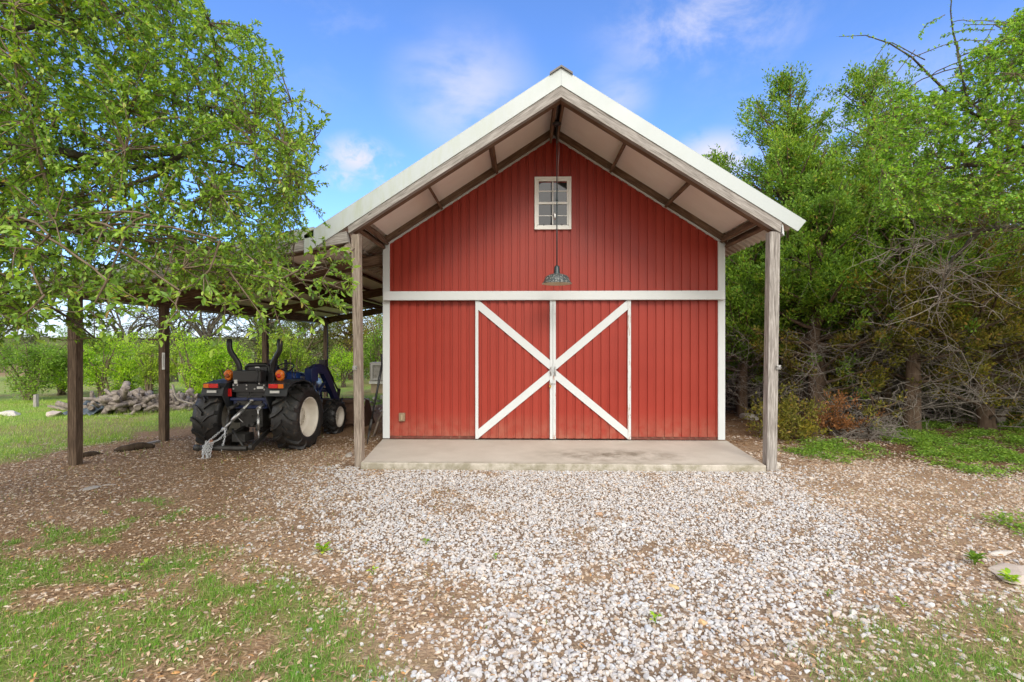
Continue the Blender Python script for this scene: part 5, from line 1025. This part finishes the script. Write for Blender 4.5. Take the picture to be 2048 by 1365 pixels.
M['gravel'] = stone_mat('limestone_gravel', [(0, (0.465, 0.456, 0.452)), (.16, (0.527, 0.521, 0.524)), (.34, (0.403, 0.400, 0.409)), (.46, (0.550, 0.538, 0.524)), (.58, (0.480, 0.431, 0.400)), (.68, (0.380, 0.382, 0.409)), (.78, (0.511, 0.456, 0.409)), (.87, (0.449, 0.489, 0.541)), (.93, (0.350, 0.252, 0.168)), (.97, (0.294, 0.156, 0.067)), (.985, (0.232, 0.163, 0.115))])
M['chips'] = stone_mat('tan_chips', [(0, (.46, .37, .28)), (.2, (.55, .45, .36)), (.4, (.36, .25, .17)), (.55, (.60, .52, .44)), (.7, (.42, .27, .16)), (.82, (.50, .42, .36)), (.92, (.34, .17, .08))])
M['rock'] = stone_mat('grey_rock', [(0, (.30, .28, .25)), (.5, (.36, .335, .30))])
def scatter(rng, n, px0, px1, py0, py1, power=1.0):
    """ground points spread evenly over the picture area of the foreground wedge, then over the world"""
    x0, x1 = px0, px1; pts = []
    zmin, zmax = (1.786)*FPX/(py1-HOR), 1.786*FPX/(py0-HOR); d = zmin*(zmax/zmin)**(rng.random(n)**power); px = rng.uniform(px0, px1, n); c, s = math.cos(YAW), math.sin(YAW); r = (px-1024)/FPX*d; return CAM[0]+r*c-d*s, CAM[1]+r*s+d*c
def uniform_wedge(rng, dens, px0, px1, d0, d1):
    """uniform density per square metre in the wedge of view between depths d0 and d1"""
    A = (px1-px0)/FPX*(d1*d1-d0*d0)/2; n = int(dens*A); d = np.sqrt(d0*d0+(d1*d1-d0*d0)*rng.random(n)); px = rng.uniform(px0, px1, n); c, s = math.cos(YAW), math.sin(YAW); r = (px-1024)/FPX*d; return CAM[0]+r*c-d*s, CAM[1]+r*s+d*c
def off_apron(x, y): return ~((x > -2.93) & (x < 3.0) & (y > -1.87) & (y < .05)) & ~((np.abs(x) < 3.1) & (y > -.1) & (y < 8))
def make_gravel():
    rng = np.random.default_rng(1); parts = []
    for dens, d0, d1, sub, lo, hi in ((2100, 2.1, 4.2, 2, .008, .027), (2300, 4.2, 7.4, 2, .008, .023)):
        x, y = uniform_wedge(rng, dens, -150, 2200, d0, d1); z = zone(x, y); keep = (rng.random(len(x)) < np.clip(z['core']*1.0+z['outer']*.09, 0, 1)*(1-.75*z['grass'])*(1-.8*z['weeds'])) & off_apron(x, y); x, y = x[keep], y[keep]
        s = lo+(hi-lo)*rng.random(len(x))**1.5; s = np.where(rng.random(len(x)) < .012, s*1.7, s); P = np.stack([x, y, gz(x, y)+s*.28], 1); parts.append(stones_mesh(rng, P, s, sub))
    V, F = join(parts); kind(np_mesh('gravel', V, F, M['gravel']), 'stuff')
    x, y = uniform_wedge(rng, 950, -200, 2350, 2.4, 9.8); z = zone(x, y); pr = np.clip(.30+.7*z['outer'], 0, 1)*(1-.85*z['core'])*(1-.8*z['grass'])*(1-.9*z['lawn'])*(1-.6*z['weeds']); keep = (rng.random(len(x)) < pr*(.7+.3*(x > -1.5))*(fbm(x, y, .5, 60) > .38)) & off_apron(x, y); x, y = x[keep], y[keep]; s = .008+.021*rng.random(len(x))**2.0; V, F = stones_mesh(rng, np.stack([x, y, gz(x, y)+s*.12], 1), s, 1, (.25, .5)); kind(np_mesh('stone_chips_gravel', V, F, M['chips']), 'stuff')
make_gravel()
def make_litter():
    rng = np.random.default_rng(2); t = NT('dead_leaf', .7, .2); geo = t.n('ShaderNodeNewGeometry')
    t.color(t.ramp(geo.outputs['Random Per Island'], [(0, (.23, .145, .085)), (.18, (.38, .25, .145)), (.36, (.54, .40, .26)), (.50, (.33, .22, .13)), (.62, (.60, .48, .34)), (.78, (.29, .19, .115)), (.90, (.50, .27, .11)), (.95, (.64, .54, .42))], 'CONSTANT'))
    out = []
    for dens, d0, d1, Lf in ((900, 2.1, 4.5, .039), (900, 4.5, 9.5, .038)):
        x, y = uniform_wedge(rng, dens, -250, 2300, d0, d1); z = zone(x, y); pr = (1-.80*z['core'])*(1-.35*z['grass'])*(1-.85*z['lawn'])*(.35+.65*(x < -1.2)+.25*(y < -5.2))*(1-.5*z['weeds'])*np.clip(fbm(x, y, .6, 88)*1.9-.2, .15, 1); keep = (rng.random(len(x)) < pr) & off_apron(x, y); x, y = x[keep], y[keep]; n = len(x)
        a = rng.uniform(0, 2*np.pi, n); D = np.stack([np.cos(a), np.sin(a), rng.normal(0, .16, n)], 1); N = unit(np.stack([rng.normal(0, .3, n), rng.normal(0, .3, n), np.ones(n)], 1)); s = rng.uniform(.55, 1.25, n); out.append(leaf_arrays(np.stack([x, y, gz(x, y)+.006+.012*rng.random(n)], 1), D, N, Lf*s, Lf*.17*s, 'full'))
    V, F = join(out); kind(np_mesh('leaf_litter', V, F, t.m), 'stuff')
    # fine straw and needles
    x, y = uniform_wedge(rng, 1500, -250, 2300, 2.1, 7.5); z = zone(x, y); keep = (rng.random(len(x)) < (1-.85*z['core'])*(1-.9*z['lawn'])*.75) & off_apron(x, y); x, y = x[keep], y[keep]; n = len(x); a = rng.uniform(0, 2*np.pi, n); D = np.stack([np.cos(a), np.sin(a), rng.normal(0, .12, n)], 1); N = np.tile([0, 0, 1.], (n, 1)); s = rng.uniform(.4, 1.3, n); ts = NT('dry_straw', .8, .1); g2 = ts.n('ShaderNodeNewGeometry'); ts.color(ts.ramp(g2.outputs['Random Per Island'], [(0, (.22, .13, .07)), (.5, (.42, .30, .18)), (1, (.58, .46, .30))]))
    V, F = leaf_arrays(np.stack([x, y, gz(x, y)+.008+.01*rng.random(n)], 1), D, N, .06*s, np.full(n, .0016), 'quad'); kind(np_mesh('straw_litter', V, F, ts.m), 'stuff')
make_litter()
M['grass'] = foliage('grass_blade', [(0, (0.088, 0.220, 0.025)), (.4, (0.136, 0.330, 0.038)), (.7, (0.192, 0.400, 0.050)), (.86, (0.288, 0.430, 0.110)), (1, (0.464, 0.480, 0.250))], .35, .2)
M['grass2'] = foliage('lawn_blade', [(0, (0.162, 0.304, 0.045)), (.5, (0.252, 0.430, 0.070)), (.8, (0.360, 0.504, 0.130)), (1, (0.522, 0.546, 0.270))], .35, .2)
def make_grass():
    rng = np.random.default_rng(3); out = []
    x, y = uniform_wedge(rng, 15000, -300, 2350, 2.1, 6.2); z = zone(x, y); keep = rng.random(len(x)) < z['grass']*(.30+.70*sstep(fbm(x, y, .13, 70), .36, .58))*.8+.003*(1-z['core']); x, y = x[keep], y[keep]; n = len(x); a = rng.uniform(0, 2*np.pi, n); tilt = rng.uniform(.25, 1.3, n); D = np.stack([np.cos(a)*tilt, np.sin(a)*tilt, np.ones(n)], 1); s = rng.uniform(.4, 1.2, n)
    V, F = leaf_arrays(np.stack([x, y, gz(x, y)-.004], 1), D, np.stack([np.cos(a), np.sin(a), np.zeros(n)], 1)*-1+np.array([0, 0, .3]), .056*s, np.full(n, .0022), 'tri'); kind(np_mesh('grass', V, F, M['grass']), 'stuff')
    x, y = uniform_wedge(rng, 900, -500, 1060, 6.6, 17); z = zone(x, y); keep = (rng.random(len(x)) < z['lawn']*.85+.01) & off_apron(x, y) & (x < -3.2); x, y = x[keep], y[keep]; n = len(x); a = rng.uniform(0, 2*np.pi, n); tilt = rng.uniform(.3, 1.2, n); D = np.stack([np.cos(a)*tilt, np.sin(a)*tilt, np.ones(n)], 1); s = rng.uniform(.5, 1.4, n)*(1+.9*(fbm(x, y, .5, 91) > .6)); V, F = leaf_arrays(np.stack([x, y, gz(x, y)-.004], 1), D, np.stack([-np.cos(a), -np.sin(a), np.full(n, .3)], 1), .07*s, np.full(n, .0042), 'tri'); kind(np_mesh('lawn_grass', V, F, M['grass2']), 'stuff')
make_grass()
def make_weeds():
    rng = np.random.default_rng(4); x, y = uniform_wedge(rng, 330, 1450, 2500, 4.5, 14.0); z = zone(x, y); keep = rng.random(len(x)) < z['weeds']*sstep(fbm(x, y, .28, 43), .30, .56); x, y = x[keep], y[keep]; n = len(x); h = .03+.20*fbm(x, y, .5, 41)**1.5*rng.uniform(.4, 1.3, n); k = 16; a = rng.uniform(0, 2*np.pi, (n, k)); r = rng.random((n, k))**.6*.085; P = np.stack([x[:, None]+np.cos(a)*r, y[:, None]+np.sin(a)*r, (gz(x, y)+h)[:, None]*np.ones((1, k))-r*.35-rng.random((n, k))*h[:, None]*.8], -1).reshape(-1, 3); b = (a+rng.normal(0, .6, a.shape)).ravel(); m = n*k; D = np.stack([np.cos(b), np.sin(b), rng.normal(.15, .3, m)], 1); N = unit(np.stack([rng.normal(0, .4, m), rng.normal(0, .4, m), np.ones(m)], 1)); s = rng.uniform(.6, 1.2, m); V, F = leaf_arrays(P, D, N, .04*s, .0125*s, 'quad')
    w = foliage('weed_leaf', [(0, (.10, .21, .035)), (.5, (.19, .35, .055)), (1, (.32, .50, .09))], .4, .3); kind(np_mesh('ground_cover_weeds', V, F, w), 'stuff')
    # litter and twigs of the woodland floor
    x, y = uniform_wedge(rng, 120, 1430, 2500, 7.5, 17); keep = off_apron(x, y) & (x > 3.2); x, y = x[keep], y[keep]; n = len(x); a = rng.uniform(0, 2*np.pi, n); D = np.stack([np.cos(a), np.sin(a), rng.normal(0, .15, n)], 1); N = np.tile([0, 0, 1.], (n, 1)); s = rng.uniform(.5, 1.6, n); ts = NT('wood_floor', .9, .1); g2 = ts.n('ShaderNodeNewGeometry'); ts.color(ts.ramp(g2.outputs['Random Per Island'], [(0, (.14, .07, .035)), (.5, (.27, .15, .075)), (.8, (.36, .28, .20)), (1, (.45, .40, .34))])); V, F = leaf_arrays(np.stack([x, y, gz(x, y)+.012], 1), D, N, .10*s, .012*s, 'quad'); kind(np_mesh('woodland_litter', V, F, ts.m), 'stuff')
make_weeds()
def seedling(px, py, r, n, label, seed):
    rng = np.random.default_rng(seed); x, y, _ = on_ground(px, py); c = np.array([x, y, float(gz(x, y))]); a = rng.uniform(0, 2*np.pi, n); D = np.stack([np.cos(a), np.sin(a), rng.uniform(.1, .9, n)], 1); hh = rng.uniform(.02, r*1.1, n); P = c+np.stack([np.cos(a)*r*.25, np.sin(a)*r*.25, hh], 1); s = rng.uniform(.6, 1.2, n)
    V, F = leaf_arrays(P, D, np.tile([0, 0, 1.], (n, 1)), r*.8*s*(2.0 if 'grass' in label else 1), r*.22*s*(.18 if 'grass' in label else 1), 'full'); t = thing('weed', label, 'weed', tuple(c)); np_mesh('leaves', V-c, F, M['bright' if seed % 3 == 0 else 'midgreen'], t); lines = [(np.stack([c+np.array([0, 0, -.01]), (c+p)/2+np.array([0, 0, .01]), p]), np.array([.003, .0025, .002])) for p in P[::2]]; V, F = tubes(lines, 4); np_mesh('stem', V-c, F, M['midgreen'], t, True)
for k, (px, py, r, n, lb) in enumerate(((645, 1108, .07, 26, 'leafy bright green weed at the left edge of the white gravel'), (292, 1142, .09, 8, 'pale broad leaved seedling among the dead leaves'), (852, 1090, .045, 9, 'small yellow green seedling in the middle of the gravel'), (745, 1150, .05, 9, 'small green seedling on bare soil beside the gravel'), (992, 1120, .04, 7, 'tiny pale seedling right of the middle of the gravel'), (1950, 1130, .075, 40, 'bright green weed left of the flat stepping stone'), (2020, 1168, .065, 34, 'bright green weed at the near edge of the flat stepping stone'), (1805, 1215, .05, 9, 'small green weed beside the rust coloured leaf on the right'), (1655, 1192, .035, 6, 'tiny green sprout among the gravel on the right'), (1310, 1245, .05, 12, 'reddish green creeping weed in the near gravel'), (548, 1232, .06, 34, 'upright grass like weed tuft in the left foreground'))): seedling(px, py, r, n, lb, 900+k)
def slab(px, py, size, dims, label, seed, mat=None, name='flat_stone', sub=2, lift=.3, rot=None):
    rng = np.random.default_rng(seed); V0, F0 = ico(3); v = V0.copy()
    for _ in range(16): d = unit(rng.normal(0, 1, 3)*np.array([1, 1, .8])); c = rng.uniform(.55, .85); h = v @ d; v = v-np.outer(np.clip(h-c, 0, None), d)
    v = v*np.array(dims)*size; v = v+rng.normal(0, .004*size, v.shape); a = rng.uniform(0, 6) if rot is None else rot; ca, sa = math.cos(a), math.sin(a); v = np.stack([v[:, 0]*ca-v[:, 1]*sa, v[:, 0]*sa+v[:, 1]*ca, v[:, 2]], 1); x, y, _ = on_ground(px, py); z = float(gz(x, y))+dims[2]*size*lift; o = np_mesh(name, v, [F0], mat or M['rock']); o.location = (x, y, z); tag(o, label, 'rock')
pale = stone_mat('pale_rock', [(0, (.50, .46, .41)), (.5, (.54, .50, .44))]); pink = stone_mat('pinkish_rock', [(0, (.50, .42, .36)), (.5, (.46, .38, .32))]); ochre = stone_mat('ochre_rock', [(0, (.42, .20, .07)), (.5, (.36, .19, .085))])
for k, a in enumerate(((1553, 935, .11, (1.1, .85, .75), 'pale grey rock resting against the foot of the right porch post', pale, .5), (1585, 918, .075, (1, .7, .2), 'flat white stone just right of the right porch post', pale, .4), (698, 912, .105, (1.5, .7, .42), 'long grey rock lying beside the foot of the left porch post', M['rock'], .45), (2000, 1108, .115, (1.5, .45, .12), 'long white flat stone beyond the pinkish stepping stone', pale, .5), (2040, 1150, .26, (1.3, .75, .10), 'big pinkish flat stepping stone at the right edge', pink, .6), (178, 978, .12, (1.1, .9, .12), 'broad flat grey stone in the mulch before the first post', M['rock'], .3), (215, 970, .08, (1.4, .8, .1), 'smaller flat grey stone beside the broad one in the mulch', pink, .3), (362, 1021, .045, (1.3, .8, .3), 'cream stone lying alone on the brown mulch', pale, .3), (1672, 1232, .045, (1.1, .9, .55), 'pinkish angular rock at the near right edge of the gravel', pink, .5), (1095, 1222, .034, (1.3, .8, .5), 'ochre brown rock lying in the middle of the near gravel', ochre, .5), (1078, 1260, .034, (1.4, .9, .4), 'rust orange flat rock in the near gravel', ochre, .5), (1025, 1246, .032, (1, .9, .7), 'rounded tan brown rock beside the rust orange one', pink, .6), (897, 1182, .03, (1, .9, .7), 'dark brown round rock on bare soil in the gravel', paint('brown_rock', (.24, .13, .07), .9, .2), .6), (1405, 1248, .03, (1.1, .9, .8), 'ochre yellow rock in the right part of the near gravel', stone_mat('yellow_rock', [(0, (.55, .33, .13))]), .6), (1199, 1030, .05, (1.2, .8, .5), 'orange stone in the far gravel before the doors', ochre, .5), (1350, 1177, .04, (1.4, .7, .5), 'yellow elongated stone in the gravel right of centre', stone_mat('yellow_stone', [(0, (.62, .42, .16))]), .5), (1500, 838, .26, (1.3, .9, .4), 'mossy pale rock on the woodland floor behind the right porch post', M['rock'], .4), (2010, 1282, .025, (1.2, .8, .5), 'white stone in the grass at the lower right', pale, .5), (2038, 1222, .03, (1.4, .7, .4), 'white oblong stone at the right edge below the stepping stone', pale, .5), (2034, 1354, .03, (1.4, .8, .4), 'white flat stone in the lower right corner', pale, .5), (1640, 905, .06, (1.3, .8, .3), 'cream stone at the front of the green weeds', pale, .4), (20, 824, .30, (1.5, .9, .3), 'flat pale rock on the lawn at the far left', pale, .5), (108, 828, .24, (1.2, .9, .55), 'rough grey rock on the lawn left of the first post', pink, .5))):
    px, py, s, dm, lb, mt, lift = a; slab(px, py, s, dm, lb, 40+k, mt, 'rock' if dm[2] > .25 else 'flat_stone', lift=lift, rot=.25 if k in (3, 4) else None)

# ---- heap of grey logs beyond the lawn
def log_heap():
    rng = np.random.default_rng(12); c0 = on_ground(240, 828, -.16); ext = M['driftwood']; protos = []; gname = 'logs heaped at the edge of the lawn'; LB = 'weathered grey log in the heap at the edge of the lawn'
    for k in range(10):
        l = rng.uniform(.4, 1.15); r = rng.uniform(.028, .085); p = wiggle(rng, polyline([(-l/2, 0, 0), (-l*.1, rng.normal(0, .05), rng.normal(0, .05)), (l*.2, rng.normal(0, .08), rng.normal(0, .05)), (l/2, rng.normal(0, .1), rng.normal(0, .06))], 9), .008); m = MB(); m.tube([tuple(q) for q in p], list(r*(1-.25*np.linspace(0, 1, 9))*rng.uniform(.9, 1.1, 9)), 9); protos.append(m)
    meshes = []
    for m in protos:
        o = m.build('log', ext); meshes.append(o.data); bpy.data.objects.remove(o)
    def put(x, y, z, k=None):
        o = bpy.data.objects.new('log', meshes[rng.integers(0, 10) if k is None else k]); col.objects.link(o); o.location = (x, y, z); o.rotation_euler = (rng.uniform(0, 6), rng.normal(0, .45), rng.uniform(0, 6.3)); s = rng.uniform(.7, 1.2); o.scale = (s, s, s); tag(o, LB, 'log', gname)
    z0 = float(gz(c0[0], c0[1]))
    for k in range(150):
        u = rng.normal(.1, .5); u = max(-.85, min(1.2, u)); v = rng.uniform(-.55, .55); top = .40*max(0, 1-(u/1.25)**2)**.8*(1-.55*abs(v)); put(c0[0]+u, c0[1]+v+.3, z0+.04+rng.random()**.6*top)
    for k in range(50):
        x, y, _ = on_ground(rng.uniform(325, 425), rng.uniform(812, 824), -.16); put(x, y, float(gz(x, y))+rng.uniform(.03, .22))
    x, y, _ = on_ground(190, 826, -.16)
    m = MB(); m.tube([(c0[0]-.56, c0[1]+.15, z0+.28), (c0[0]-.36, c0[1]+.33, z0+.42)], [.11, .10], 14); tag(m.build('stump', stone_mat('bleached_wood', [(0, (.62, .60, .56))])), 'bleached white stump section on top of the log heap at its left end', 'stump')
    # tarp lying over the near left foot of the heap
    nx, ny = 26, 18; V = []; 
    for j in range(ny):
        for i in range(nx):
            a, b = i/(nx-1), j/(ny-1); px = -1.05+a*.85+.15*b; py = -.62+b*.55; zz = .03+.34*b*(1-.35*abs(a-.5))+.05*math.sin(a*19+b*5)*(.4+b)+.03*math.sin(a*41-b*9)+.03*(fbm(a*3, b*3, .5, 4)-.5); V.append((c0[0]+px, c0[1]+py, z0+zz))
    idx = np.arange(nx*ny).reshape(ny, nx); F = np.stack([idx[:-1, :-1], idx[:-1, 1:], idx[1:, 1:], idx[1:, :-1]], -1).reshape(-1, 4); o = np_mesh('tarp', np.array(V), [F], paint('dark_blue_tarp', (.055, .075, .09), .35, .3, .6), None, True); md = o.modifiers.new('thick', 'SOLIDIFY'); md.thickness = .008; tag(o, 'crumpled dark blue grey tarp lying on the left foot of the log heap', 'tarp')
    m = MB(); x, y, _ = on_ground(72, 815, -.2); m.bar((x, y, z0-.1), (x, y, z0+.32), .09, .09); tag(m.build('stake', M['wood_grey']), 'short grey stake standing on the lawn left of the first post', 'stake')
    a, b = on_ground(98, 816, -.14), on_ground(132, 821, -.14); m = MB(); m.bar(a+np.array([0, 0, .05]), b+np.array([0, 0, .03]), .08, .05); tag(m.build('plank', M['wood_post']), 'short pale plank lying on the lawn left of the first post', 'plank')
    a, b = on_ground(195, 834, -.14), on_ground(262, 837, -.14); m = MB(); m.tube([a, (a+b)/2+np.array([0, .05, .02]), b], [.025, .02, .012], 7); tag(m.build('stick', M['deadwood']), 'pale stick lying on the lawn before the log heap', 'stick')
    for i, (p, q, r, lb) in enumerate(((( 158, 917), (212, 908), .05, 'dark rotten log lying at the foot of the first post'), ((228, 905), (305, 897), .065, 'longer dark rotten log lying between the first and second posts'))):
        a, b = on_ground(*p), on_ground(*q); m = MB(); pts = wiggle(rng, polyline([a, (a+b)/2+np.array([0, .04, .03]), b], 8), .012)+np.array([0, 0, .015]); m.tube([tuple(v) for v in pts], list(r*np.array([.5, .8, .9, 1, 1, .9, .7, .35])), 8); tag(m.build('rotten_log', bark('rotten_bark', (.035, .025, .018), (.11, .08, .055), 9)), lb, 'log')
    a, b = on_ground(295, 890), on_ground(318, 885); m = MB(); m.bar(a+np.array([0, 0, .02]), b+np.array([0, 0, .02]), .09, .03); tag(m.build('board', M['wood_grey']), 'short grey board beside the foot of the second post', 'board')
    # pale rubble by the cabinet and thin white branch over the low heap
    for k in range(22):
        px, py = rng.uniform(722, 775), rng.uniform(797, 832); x, y, _ = on_ground(px, py); s = rng.uniform(.06, .13); P = np.array([[x, y, float(gz(x, y))+s*.3]]); V, F = stones_mesh(rng, P*0, np.array([s]), 2, (.5, .8), 1); o = np_mesh('rubble_rock', V, F, pale); o.location = P[0]; tag(o, 'pale rock in the rubble before the grey cabinet', 'rock', 'rubble before the cabinet')
    p = polyline([at(345, 770, 13.4), at(352, 800, 13.3), at(380, 806, 13.2), at(402, 818, 13.1)], 9); V, F = tubes([(p, np.linspace(.03, .015, 9))], 7); tag(np_mesh('dead_branch', V, F, M['deadwood'], None, True), 'thin bleached branch sticking up right of the second post', 'branch')
log_heap()
